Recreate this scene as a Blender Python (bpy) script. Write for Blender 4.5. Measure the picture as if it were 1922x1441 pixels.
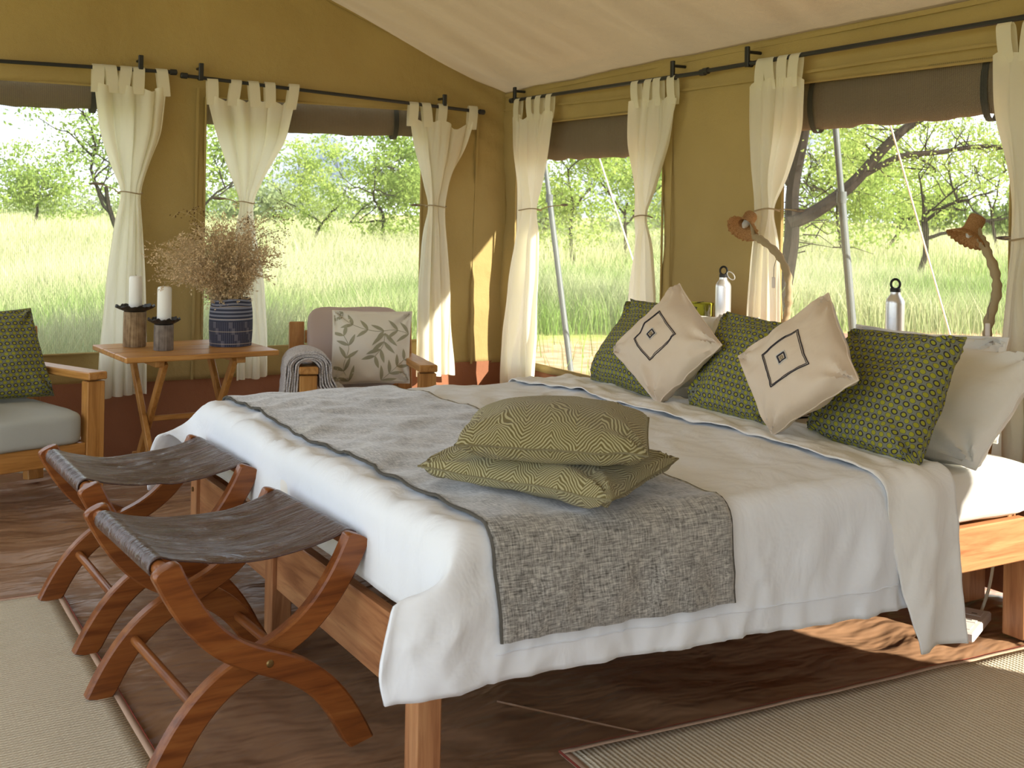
import bpy, math, random
import numpy as np
from mathutils import Matrix, Vector

for o in list(bpy.data.objects):
    bpy.data.objects.remove(o)
SC = bpy.context.scene
COL = SC.collection
PI = math.pi
rng = random.Random(7)
NR = np.random.RandomState(11)

# ------------------------------------------------------------------ camera
cam_d = bpy.data.cameras.new('camera')
cam = bpy.data.objects.new('camera', cam_d)
COL.objects.link(cam)
PHI, ROLL = math.radians(30.2), math.radians(1.0)
Fv = Vector((math.sin(PHI), math.cos(PHI), 0)); Rv = Vector((math.cos(PHI), -math.sin(PHI), 0)); Zv = Vector((0, 0, 1))
rc = Rv*math.cos(ROLL) + Zv*math.sin(ROLL); uc = -Rv*math.sin(ROLL) + Zv*math.cos(ROLL)
M = Matrix((( rc.x, uc.x, -Fv.x, -1.263), (rc.y, uc.y, -Fv.y, -2.473), (rc.z, uc.z, -Fv.z, 1.36), (0, 0, 0, 1)))
cam.matrix_world = M
cam_d.sensor_width = 36; cam_d.lens = 2200/1922*36
cam_d.shift_y = -(720.5-400)/1922
cam_d.clip_end = 2000; cam_d.clip_start = .05
cam_d.dof.use_dof = True; cam_d.dof.focus_distance = 3.9; cam_d.dof.aperture_fstop = 9.0
SC.camera = cam

# ------------------------------------------------------------------ light
SC.view_settings.view_transform = 'Standard'
SC.view_settings.look = 'None'
SC.view_settings.gamma = 1
SC.view_settings.use_curve_mapping = False
SC.view_settings.exposure = 2.48

world = bpy.data.worlds.new('sky'); SC.world = world
world.use_nodes = True
wn = world.node_tree; wn.nodes.clear()
def W(t): return wn.nodes.new(t)
wo = W('ShaderNodeOutputWorld'); bg = W('ShaderNodeBackground'); tc = W('ShaderNodeTexCoord')
nz = W('ShaderNodeTexNoise'); nz.inputs['Scale'].default_value = 3.2; nz.inputs['Detail'].default_value = 6; nz.inputs['Roughness'].default_value = .55
mp = W('ShaderNodeMapping'); mp.inputs['Scale'].default_value = (1, 1, 3.2); mp.inputs['Location'].default_value = (.3, .1, .25)
cr = W('ShaderNodeValToRGB')
cr.color_ramp.elements[0].position = .42; cr.color_ramp.elements[0].color = (.13, .165, .215, 1)
cr.color_ramp.elements[1].position = .60; cr.color_ramp.elements[1].color = (.90, .96, 1.02, 1)
wn.links.new(tc.outputs['Generated'], mp.inputs[0]); wn.links.new(mp.outputs[0], nz.inputs['Vector'])
wn.links.new(nz.outputs['Fac'], cr.inputs[0]); wn.links.new(cr.outputs[0], bg.inputs[0])
bg.inputs[1].default_value = .72
wn.links.new(bg.outputs[0], wo.inputs[0])

sun_d = bpy.data.lights.new('sun', 'SUN'); sun = bpy.data.objects.new('sun', sun_d); COL.objects.link(sun)
SUN_DIR = Vector((-1.0, 2.0, -1.19)).normalized()
sun.rotation_euler = SUN_DIR.to_track_quat('-Z', 'Y').to_euler()
sun.location = (12, -20, 14)
sun_d.energy = 2.6; sun_d.angle = math.radians(.7); sun_d.color = (1.0, .93, .80)

# ------------------------------------------------------------------ materials
MATS = {}
class NT:
    def __init__(s, name):
        s.m = bpy.data.materials.new(name); s.m.use_nodes = True
        s.t = s.m.node_tree; s.t.nodes.clear()
        s.out = s.n('ShaderNodeOutputMaterial')
    def n(s, t, **k):
        nd = s.t.nodes.new(t)
        for a, b in k.items(): setattr(nd, a, b)
        return nd
    def put(s, inp, v):
        if hasattr(v, 'is_linked') or hasattr(v, 'links'): s.t.links.new(v, inp)
        elif v is not None: inp.default_value = v
    def math(s, op, a, b=0.0, c=0.0):
        nd = s.n('ShaderNodeMath', operation=op)
        s.put(nd.inputs[0], a); s.put(nd.inputs[1], b)
        if op in ('MULTIPLY_ADD', 'COMPARE', 'SMOOTH_MIN'): s.put(nd.inputs[2], c)
        return nd.outputs[0]
    def vmath(s, op, a, b=None):
        nd = s.n('ShaderNodeVectorMath', operation=op)
        s.put(nd.inputs[0], a)
        if b is not None: s.put(nd.inputs[1], b)
        return nd.outputs['Value'] if op in ('LENGTH', 'DISTANCE', 'DOT_PRODUCT') else nd.outputs[0]
    def coord(s, kind='Object', scale=(1, 1, 1), loc=(0, 0, 0), rot=(0, 0, 0)):
        tcn = s.n('ShaderNodeTexCoord'); mpn = s.n('ShaderNodeMapping')
        mpn.inputs['Scale'].default_value = scale; mpn.inputs['Location'].default_value = loc; mpn.inputs['Rotation'].default_value = rot
        s.t.links.new(tcn.outputs[kind], mpn.inputs[0]); return mpn.outputs[0]
    def noise(s, vec, scale=5, detail=3, rough=.5, dist=0):
        nd = s.n('ShaderNodeTexNoise'); s.put(nd.inputs['Vector'], vec)
        nd.inputs['Scale'].default_value = scale; nd.inputs['Detail'].default_value = detail
        nd.inputs['Roughness'].default_value = rough; nd.inputs['Distortion'].default_value = dist
        return nd.outputs['Fac']
    def ramp(s, fac, stops):
        nd = s.n('ShaderNodeValToRGB'); s.put(nd.inputs[0], fac)
        el = nd.color_ramp.elements
        while len(el) < len(stops): el.new(.5)
        for e, (p, c) in zip(el, stops): e.position = p; e.color = (*c, 1)
        return nd.outputs[0]
    def mix(s, fac, a, b):
        nd = s.n('ShaderNodeMix', data_type='RGBA')
        s.put(nd.inputs[0], fac)
        s.put(nd.inputs[6], (*a, 1) if isinstance(a, tuple) else a); s.put(nd.inputs[7], (*b, 1) if isinstance(b, tuple) else b)
        return nd.outputs[2]
    def step(s, a, lo, hi):
        nd = s.n('ShaderNodeMapRange'); nd.interpolation_type = 'SMOOTHSTEP'
        s.put(nd.inputs[0], a); nd.inputs[1].default_value = lo; nd.inputs[2].default_value = hi
        return nd.outputs[0]
    def bump(s, hgt, strength=.3, dist=.01):
        nd = s.n('ShaderNodeBump'); nd.inputs['Strength'].default_value = strength; nd.inputs['Distance'].default_value = dist
        s.put(nd.inputs['Height'], hgt); return nd.outputs[0]
    def bsdf(s, col, rough=.8, normal=None, spec=.3, metal=0, sheen=0):
        b = s.n('ShaderNodeBsdfPrincipled')
        s.put(b.inputs['Base Color'], (*col, 1) if isinstance(col, tuple) else col)
        s.put(b.inputs['Roughness'], rough); b.inputs['Specular IOR Level'].default_value = spec; b.inputs['Metallic'].default_value = metal
        if sheen: b.inputs['Sheen Weight'].default_value = sheen
        if normal is not None: s.put(b.inputs['Normal'], normal)
        return b.outputs[0]
    def fin(s, sh):
        s.t.links.new(sh, s.out.inputs[0]); return s.m
    def translucent(s, sh, col, fac, normal=None):
        t = s.n('ShaderNodeBsdfTranslucent'); s.put(t.inputs[0], (*col, 1) if isinstance(col, tuple) else col)
        if normal is not None: s.put(t.inputs['Normal'], normal)
        mx = s.n('ShaderNodeMixShader'); mx.inputs[0].default_value = fac
        s.t.links.new(sh, mx.inputs[1]); s.t.links.new(t.outputs[0], mx.inputs[2]); return mx.outputs[0]

def m_canvas(name, a, b, trans=.15, tcol=(.55, .38, .18)):
    t = NT(name); v = t.coord('Object')
    f1 = t.noise(v, 1.3, 4); f2 = t.noise(v, 260, 2)
    col = t.mix(t.step(f1, .3, .7), a, b)
    nm = t.bump(t.math('ADD', t.math('MULTIPLY', f2, .10), t.math('ADD', t.noise(t.coord('Object', (1, 1, .55), rot=(.3, .3, 0)), 3.5, 4, .5, .4), t.math('MULTIPLY', t.noise(v, 14, 3), .3))), .55, .035)
    sh = t.bsdf(col, .85, nm, .15)
    if trans: sh = t.translucent(sh, tcol, trans)
    return t.fin(sh)

def m_wood(name, axis, dark, mid, light, rough=.42):
    t = NT(name); sc = {'x': (1.2, 14, 14), 'y': (14, 1.2, 14), 'z': (14, 14, 1.2)}[axis]
    v = t.coord('Object', sc)
    f = t.noise(v, 1.6, 5, .6, .8); g = t.noise(v, 9, 3)
    col = t.ramp(f, [(.28, dark), (.48, mid), (.72, light)])
    col = t.mix(t.math('MULTIPLY', t.step(g, .5, .75), .35), col, dark)
    nm = t.bump(g, .08, .004)
    return t.fin(t.bsdf(col, rough, nm, .4))

def m_plain(name, col, rough=.6, spec=.3, metal=0, var=.12, scale=30, bumpst=.1):
    t = NT(name); v = t.coord('Object'); f = t.noise(v, scale, 3)
    c2 = tuple(max(0, c*(1-var)) for c in col); c3 = tuple(min(1, c*(1+var)) for c in col)
    return t.fin(t.bsdf(t.mix(f, c2, c3), rough, t.bump(f, bumpst, .005) if bumpst else None, spec, metal))

def m_cloth(name, col, trans=0, tcol=None, weave=500, rough=.9, var=.05, sheen=0, bst=.08, crease=0):
    t = NT(name); v = t.coord('Object')
    w = t.noise(v, weave, 1); big = t.noise(v, 6, 4)
    c2 = tuple(c*(1-var) for c in col); c3 = tuple(min(1, c*(1+var)) for c in col)
    nm = t.bump(t.math('ADD', w, t.math('MULTIPLY', big, 2)), bst, .01)
    if crease:
        cz = t.noise(t.coord('Object', (1, 1.3, .8), rot=(.2, .3, .6)), 6, 4, .5, .5)
        bn = t.n('ShaderNodeBump'); bn.inputs['Strength'].default_value = crease; bn.inputs['Distance'].default_value = .03
        t.put(bn.inputs['Height'], cz); t.put(bn.inputs['Normal'], nm); nm = bn.outputs[0]
    sh = t.bsdf(t.mix(big, c2, c3), rough, nm, .1, sheen=sheen)
    if trans: sh = t.translucent(sh, tcol or col, trans)
    return t.fin(sh)

MT = {}
MT['canvas'] = m_canvas('canvas_tan', (.38, .285, .115), (.44, .335, .14), .05)
MT['roof'] = m_canvas('canvas_roof', (.37, .262, .135), (.42, .302, .16), .07, (.6, .49, .31))
MT['skirt'] = m_canvas('canvas_brown', (.27, .115, .062), (.34, .15, .08), 0)
MT['groundsheet'] = None
MT['flap'] = m_canvas('canvas_flap', (.20, .155, .11), (.25, .195, .14), 0)
MT['strap'] = m_plain('strap_dark', (.03, .032, .035), .7)
MT['iron'] = m_plain('black_iron', (.016, .018, .020), .42, .5)
WD, WM, WL = (.25, .10, .022), (.47, .22, .055), (.60, .32, .10)
for a in 'xyz':
    MT['wood_'+a] = m_wood('honey_wood_'+a, a, WD, WM, WL)
    MT['bed_'+a] = m_wood('bed_wood_'+a, a, (.24, .09, .035), (.44, .20, .085), (.58, .31, .14))
    MT['stool_'+a] = m_wood('stool_wood_'+a, a, (.10, .026, .007), (.22, .068, .016), (.31, .115, .030), .30)
MT['curtain'] = m_cloth('curtain_cream', (.87, .85, .73), .42, (.93, .90, .73), 700, .9, .03)
MT['duvet'] = m_cloth('duvet_cotton', (.83, .875, .94), 0, None, 900, .85, .015, 0, .05, .48)
MT['sheet'] = m_cloth('sheet_cotton', (.84, .845, .83), 0, None, 900, .8, .02, 0, .05, .55)
MT['pillowwhite'] = m_cloth('pillow_cotton', (.86, .85, .80), .08, (.9, .88, .8), 900, .8, .02, 0, .05, .3)
MT['beige'] = m_cloth('beige_satin', (.70, .595, .475), 0, None, 800, .55, .03, .1, .08, .25)
MT['greyseat'] = m_cloth('grey_linen', (.44, .46, .43), 0, None, 420, .95, .06, 0, .15)
MT['mauveseat'] = m_cloth('mauve_linen', (.52, .42, .37), 0, None, 420, .95, .05, 0, .1)
MT['mattress'] = m_cloth('mattress_cover', (.86, .845, .80), 0, None, 700, .85, .02, 0, .06)
MT['candle'] = m_plain('candle_wax', (.86, .85, .80), .45, .4, 0, .03, 12, .04)
MT['darkmetal'] = m_plain('dish_dark', (.035, .034, .032), .45, .5, .4)
MT['aluminium'] = m_plain('brushed_aluminium', (.78, .79, .80), .34, .5, .85, .05, 200, .05)
MT['steel'] = m_plain('pole_steel', (.11, .13, .13), .5, .4, 0, .08)
MT['rope'] = m_plain('rope_white', (.85, .83, .76), .9, .1)
MT['plastic_w'] = m_plain('plastic_white', (.72, .66, .60), .5, .4, 0, .03)
MT['cable_blue'] = m_plain('cable_blue', (.04, .06, .16), .5)
MT['cable_cream'] = m_plain('cable_cream', (.7, .62, .45), .5)
MT['brass'] = m_plain('old_brass', (.20, .13, .05), .4, .5, .8)
MT['black'] = m_plain('black_plastic', (.015, .015, .015), .4)
MT['amber'] = m_plain('amber_plastic', (.75, .47, .03), .4)

def m_groundsheet():
    t = NT('ground_sheet_pvc'); v = t.coord('Object')
    f = t.noise(v, 1.1, 5); g = t.noise(v, 40, 4); wr = t.noise(t.coord('Object', (1, 2.6, 1), rot=(0, 0, .5)), 2.6, 3, .5, .25)
    col = t.ramp(f, [(.25, (.25, .135, .070)), (.55, (.31, .175, .096)), (.8, (.38, .225, .132))])
    col = t.mix(t.math('MULTIPLY', t.step(g, .55, .8), .25), col, (.26, .17, .12))
    return t.fin(t.bsdf(col, t.math('MULTIPLY_ADD', g, .20, .27), t.bump(wr, 1.0, .07), .5))
MT['groundsheet'] = m_groundsheet()

def m_screen(name, axis):
    t = NT(name); v = t.coord('Object')
    sp = t.n('ShaderNodeSeparateXYZ'); t.put(sp.inputs[0], v)
    a = sp.outputs[0 if axis == 'x' else 1]
    s1 = t.math('SINE', t.math('MULTIPLY', a, 2*PI/.0095))
    s2 = t.math('SINE', t.math('MULTIPLY', sp.outputs[2], 2*PI/.0030))
    f = t.math('ADD', t.math('MULTIPLY_ADD', s1, .15, .22), t.math('MULTIPLY', s2, .03))
    d = t.bsdf((.22, .21, .16), .9, None, .05); d = t.translucent(d, (.34, .33, .25), .45)
    tr = t.n('ShaderNodeBsdfTransparent'); mx = t.n('ShaderNodeMixShader')
    t.put(mx.inputs[0], f); t.t.links.new(tr.outputs[0], mx.inputs[1]); t.t.links.new(d, mx.inputs[2])
    return t.fin(mx.outputs[0])
MT['screen_x'] = m_screen('insect_mesh_x', 'x'); MT['screen_y'] = m_screen('insect_mesh_y', 'y')

def m_leather():
    t = NT('dark_leather'); v = t.coord('Object')
    st = t.noise(t.coord('Object', (2.2, 9, 4)), 3.0, 5, .6, .7); g = t.noise(v, 180, 3)
    col = t.ramp(st, [(.3, (.042, .022, .021)), (.6, (.085, .049, .048)), (.8, (.15, .094, .090))])
    hh = t.math('ADD', t.math('MULTIPLY', st, 1.0), t.math('MULTIPLY', g, .06))
    return t.fin(t.bsdf(col, t.math('MULTIPLY_ADD', st, .22, .14), t.bump(hh, .8, .02), 1.0))
MT['leather'] = m_leather()

def m_rings():
    t = NT('green_ring_weave'); v = t.coord('UV', (15, 15, 1))
    def cell(off, ex=1.0):
        p = t.vmath('FRACTION', t.vmath('ADD', v, (off, off, 0)))
        return t.vmath('LENGTH', t.vmath('MULTIPLY', t.vmath('SUBTRACT', p, (.5, .5, 0)), (1.0, 1.25, 0)))
    d1, d2 = cell(0.0), cell(.5)
    base = (.19, .205, .165)
    fine = t.noise(t.coord('UV', (150, 150, 1)), 6, 2)
    c = t.mix(fine, tuple(x*.75 for x in base), tuple(x*1.25 for x in base))
    grn = t.mix(fine, (.27, .28, .022), (.36, .35, .04))
    o1 = t.mix(t.step(fine, .3, .7), (.030, .026, .034), (.055, .05, .055))
    # second lattice: plain oval with a thin dim ring
    c = t.mix(t.math('SUBTRACT', 1.0, t.step(d2, .31, .35)), c, (.105, .11, .075))
    c = t.mix(t.math('SUBTRACT', 1.0, t.step(d2, .25, .29)), c, grn)
    c = t.mix(t.math('SUBTRACT', 1.0, t.step(d1, .34, .38)), c, o1)
    c = t.mix(t.math('SUBTRACT', 1.0, t.step(d1, .20, .24)), c, grn)
    return t.fin(t.bsdf(c, .85, t.bump(fine, .2, .003), .15))
MT['rings'] = m_rings()

def m_chenille():
    t = NT('olive_cut_velvet')
    v = t.coord('UV', (1, 1, 1))
    sp = t.n('ShaderNodeSeparateXYZ'); t.put(sp.inputs[0], v)
    w1 = t.noise(v, 5.0, 2); w2 = t.noise(t.coord('UV', (1, 1, 1), (3, 7, 0)), 14, 1)
    zig = t.math('PINGPONG', t.math('ADD', sp.outputs[0], t.math('MULTIPLY', w1, .10)), .13)
    zg2 = t.math('PINGPONG', t.math('ADD', sp.outputs[1], t.math('MULTIPLY', w2, .10)), .21)
    ph = t.math('ADD', t.math('MULTIPLY_ADD', zig, 1.35, sp.outputs[1]), t.math('MULTIPLY_ADD', w1, .07, t.math('MULTIPLY', w2, .014)))
    ph = t.math('ADD', ph, t.math('MULTIPLY', zg2, .28))
    s = t.math('SINE', t.math('MULTIPLY', ph, 2*PI*40.0))
    fine = t.noise(t.coord('UV', (200, 200, 1)), 5, 2)
    k = t.step(s, -.35, .45)
    col = t.mix(k, (.17, .14, .055), t.mix(fine, (.40, .37, .21), (.52, .485, .29)))
    return t.fin(t.bsdf(col, .95, t.bump(t.math('ADD', k, t.math('MULTIPLY', fine, .2)), .6, .006), .1, sheen=.25))
MT['chenille'] = m_chenille()

def m_runner():
    t = NT('grey_melange_wool')
    a = t.noise(t.coord('Object', (260, 40, 40)), 1, 3, .65); b = t.noise(t.coord('Object', (30, 300, 300)), 1, 3, .65); g = t.noise(t.coord('Object'), 4, 3)
    f = t.math('ADD', t.math('MULTIPLY', a, .45), t.math('MULTIPLY', b, .55))
    f = t.math('ADD', f, t.math('MULTIPLY', t.math('SUBTRACT', g, .5), .10))
    col = t.ramp(f, [(.36, (.085, .083, .078)), (.50, (.30, .295, .28)), (.62, (.54, .53, .50))])
    return t.fin(t.bsdf(col, .95, t.bump(f, .35, .004), .08, sheen=.7))
MT['runner'] = m_runner()
MT['runner_edge'] = m_cloth('runner_edge', (.10, .095, .085), 0, None, 400, .95, .3)

def m_rug(axis):
    t = NT('sisal_weave_'+axis); v = t.coord('Object'); sp = t.n('ShaderNodeSeparateXYZ'); t.put(sp.inputs[0], v)
    wob = t.noise(v, 18, 3)
    a, b = (sp.outputs[0], sp.outputs[1]) if axis == 'x' else (sp.outputs[1], sp.outputs[0])
    r = t.math('SINE', t.math('ADD', t.math('MULTIPLY', a, 2*PI/.0145), t.math('MULTIPLY', wob, 2.5)))
    q = t.math('SINE', t.math('ADD', t.math('MULTIPLY', b, 2*PI/.011), t.math('MULTIPLY', t.step(r, -.2, .2), PI)))
    hh = t.math('ADD', t.math('MULTIPLY', r, .65), t.math('MULTIPLY', q, .15))
    fine = t.noise(v, 240, 3); big = t.noise(v, 3, 3)
    col = t.ramp(t.math('ADD', t.math('MULTIPLY_ADD', hh, .30, .42), t.math('MULTIPLY', t.math('SUBTRACT', fine, .5), .5)), [(.1, (.42, .335, .225)), (.45, (.72, .63, .47)), (.85, (.86, .79, .64))])
    col = t.mix(t.math('MULTIPLY', big, .25), col, (.50, .43, .31))
    return t.fin(t.bsdf(col, .95, t.bump(hh, .7, .006), .1))
MT['rug_x'] = m_rug('x'); MT['rug_y'] = m_rug('y')
MT['rug_hem'] = m_cloth('rug_binding', (.48, .33, .235), 0, None, 500, .9, .05)
MT['rug_stitch'] = m_cloth('rug_stitch', (.24, .05, .035), 0, None, 500, .9, .1)

def m_basket():
    t = NT('woven_blue_stripe'); tcn = t.n('ShaderNodeTexCoord'); sp = t.n('ShaderNodeSeparateXYZ'); t.t.links.new(tcn.outputs['UV'], sp.inputs[0])
    u, w = sp.outputs[0], sp.outputs[1]
    stripes = t.step(t.math('SINE', t.math('MULTIPLY', w, 2*PI*15.0)), -.1, .3)
    ribs = t.step(t.math('SINE', t.math('MULTIPLY', u, 2*PI*70)), -.3, .4)
    blocks = t.step(t.math('SINE', t.math('ADD', t.math('MULTIPLY', u, 2*PI*8), t.math('MULTIPLY', t.math('FLOOR', t.math('MULTIPLY', w, 9)), 1.1))), .75, .82)
    mid = t.math('MULTIPLY', t.step(w, .44, .45), t.math('SUBTRACT', 1.0, t.step(w, .84, .85)))
    dk, md, lt = (.020, .024, .050), (.085, .085, .125), (.23, .24, .30)
    rib = t.mix(ribs, dk, md)
    rib = t.mix(blocks, rib, (.13, .125, .16))
    st = t.mix(stripes, (.025, .032, .060), lt)
    c = t.mix(mid, rib, st)
    line = t.step(t.math('SINE', t.math('MULTIPLY', w, 2*PI*4.6)), .985, .995)
    c = t.mix(t.math('MULTIPLY', line, .8), c, (.55, .46, .36))
    fine = t.noise(t.coord('UV', (300, 100, 1)), 3, 2)
    c = t.mix(t.math('MULTIPLY', fine, .25), c, (.12, .12, .15))
    return t.fin(t.bsdf(c, .8, t.bump(t.math('ADD', ribs, stripes), .3, .003), .2))
MT['basket'] = m_basket()
def m_bark(name, a, b, c, sc=(60, 60, 3)):
    t = NT(name); f = t.noise(t.coord('Object', sc), 1, 5, .6, .5); g = t.noise(t.coord('Object'), 25, 4)
    return t.fin(t.bsdf(t.ramp(t.math('ADD', t.math('MULTIPLY', f, .6), t.math('MULTIPLY', g, .4)), [(.35, a), (.5, b), (.65, c)]), .85, t.bump(f, .4, .01), .2))
MT['stump1'] = m_bark('stump_brown', (.10, .06, .03), (.27, .18, .10), (.40, .29, .17))
MT['stump2'] = m_bark('stump_grey', (.10, .08, .065), (.19, .155, .13), (.28, .24, .20))
MT['bark'] = m_bark('acacia_bark', (.006, .004, .003), (.016, .012, .009), (.036, .028, .021), (8, 8, 2))
MT['drygrass'] = m_plain('dried_grass', (.64, .50, .31), .9, .1, 0, .35, 40, 0)
MT['shade'] = None
def m_shade():
    t = NT('woven_raffia'); v = t.coord('UV', (60, 24, 1)); f = t.noise(v, 1.2, 3)
    col = t.ramp(f, [(.3, (.22, .11, .045)), (.55, (.46, .27, .12)), (.75, (.58, .38, .20))])
    return t.fin(t.translucent(t.bsdf(col, .9, t.bump(f, .5, .006), .1), (.7, .42, .18), .22))
MT['shade'] = m_shade()
MT['wrap'] = m_cloth('khaki_wrap', (.36, .285, .17), 0, None, 300, .9, .08, 0, .15)
MT['leafprint'] = m_cloth('sage_print', (.36, .345, .235), 0, None, 500, .95, .12)
MT['leafcush'] = m_cloth('ivory_linen', (.74, .70, .60), 0, None, 450, .95, .03, 0, .12)
MT['stitch'] = m_cloth('dark_stitch', (.055, .05, .06), 0, None, 800, .9, .2)
MT['bead_light'] = m_plain('bead_light', (.6, .6, .58), .4)
MT['glass'] = None
def m_glass():
    t = NT('clear_glass'); g = t.n('ShaderNodeBsdfGlass'); g.inputs['Roughness'].default_value = .02; g.inputs['IOR'].default_value = 1.45
    return t.fin(g.outputs[0])
MT['glass'] = m_glass()
def m_throw():
    t = NT('knit_grey'); v = t.coord('Object', (1, 1, 1)); f = t.noise(v, 160, 3); g = t.noise(t.coord('Object', (30, 400, 400)), 1, 2)
    col = t.ramp(f, [(.3, (.36, .34, .34)), (.55, (.62, .59, .58)), (.75, (.80, .78, .77))])
    return t.fin(t.bsdf(col, .95, t.bump(t.math('ADD', f, g), .6, .006), .1))
MT['throw'] = m_throw()
def m_ground():
    t = NT('savanna_ground'); v = t.coord('Object'); sp = t.n('ShaderNodeSeparateXYZ'); t.put(sp.inputs[0], v)
    f = t.noise(v, .35, 5); g = t.noise(v, 6, 5); h = t.noise(v, .03, 3)
    grass = t.ramp(t.math('ADD', t.math('MULTIPLY', f, .6), t.math('MULTIPLY', g, .4)), [(.35, (.20, .24, .05)), (.5, (.36, .36, .11)), (.65, (.55, .47, .22))])
    grass = t.mix(t.step(h, .4, .6), grass, (.55, .50, .24))
    dirt = t.ramp(g, [(.3, (.34, .19, .10)), (.6, (.52, .33, .20)), (.8, (.62, .45, .30))])
    # bare trodden earth round the tent on its right-hand side
    dx = t.math('SUBTRACT', sp.outputs[0], t.math('MULTIPLY', t.math('SUBTRACT', f, .5), 3.0))
    m = t.math('MULTIPLY', t.math('SUBTRACT', 1.0, t.step(t.math('ADD', t.math('MULTIPLY', dx, .12), sp.outputs[1]), 8.6, 9.6)), t.step(sp.outputs[0], 2.0, 2.4))
    m = t.math('MULTIPLY', m, t.math('SUBTRACT', 1.0, t.step(dx, 13.0, 15.0)))
    return t.fin(t.bsdf(t.mix(m, grass, dirt), .95, None, .05))
MT['ground'] = m_ground()
def m_attr(name, trans=.3, rough=.7):
    t = NT(name); a = t.n('ShaderNodeAttribute'); a.attribute_name = 'Col'
    sh = t.bsdf(a.outputs['Color'], rough, None, .1)
    return t.fin(t.translucent(sh, a.outputs['Color'], trans))
MT['blade'] = m_attr('grass_blade', .35); MT['leaf'] = m_attr('tree_leaf', .40)
MT['seed'] = m_attr('seed_head', .2)

# ------------------------------------------------------------------ noise (numpy)
_perm = NR.permutation(512); _perm = np.concatenate([_perm, _perm, _perm])
_gr = NR.rand(2048)*2-1
def vnoise(x, y, z=0.0):
    x = np.asarray(x, float); y = np.asarray(y, float); z = np.asarray(z, float)+x*0
    xi, yi, zi = np.floor(x).astype(int), np.floor(y).astype(int), np.floor(z).astype(int)
    xf, yf, zf = x-xi, y-yi, z-zi
    s = lambda t: t*t*t*(t*(t*6-15)+10)
    u, v, w = s(xf), s(yf), s(zf)
    def h(a, b, c): return _gr[_perm[(_perm[(_perm[a & 511]+b) & 511]+c) & 511]]
    r = 0
    for i, wu in ((0, 1-u), (1, u)):
        for j, wv in ((0, 1-v), (1, v)):
            for k, ww in ((0, 1-w), (1, w)):
                r = r+wu*wv*ww*h(xi+i, yi+j, zi+k)
    return r
def fbm(x, y, z=0.0, o=4, g=.5):
    r = 0; a = 1.0; f = 1.0
    for i in range(o):
        r = r+a*vnoise(np.asarray(x)*f+17.3*i, np.asarray(y)*f+5.1*i, np.asarray(z)*f); a *= g; f *= 2.03
    return r

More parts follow.
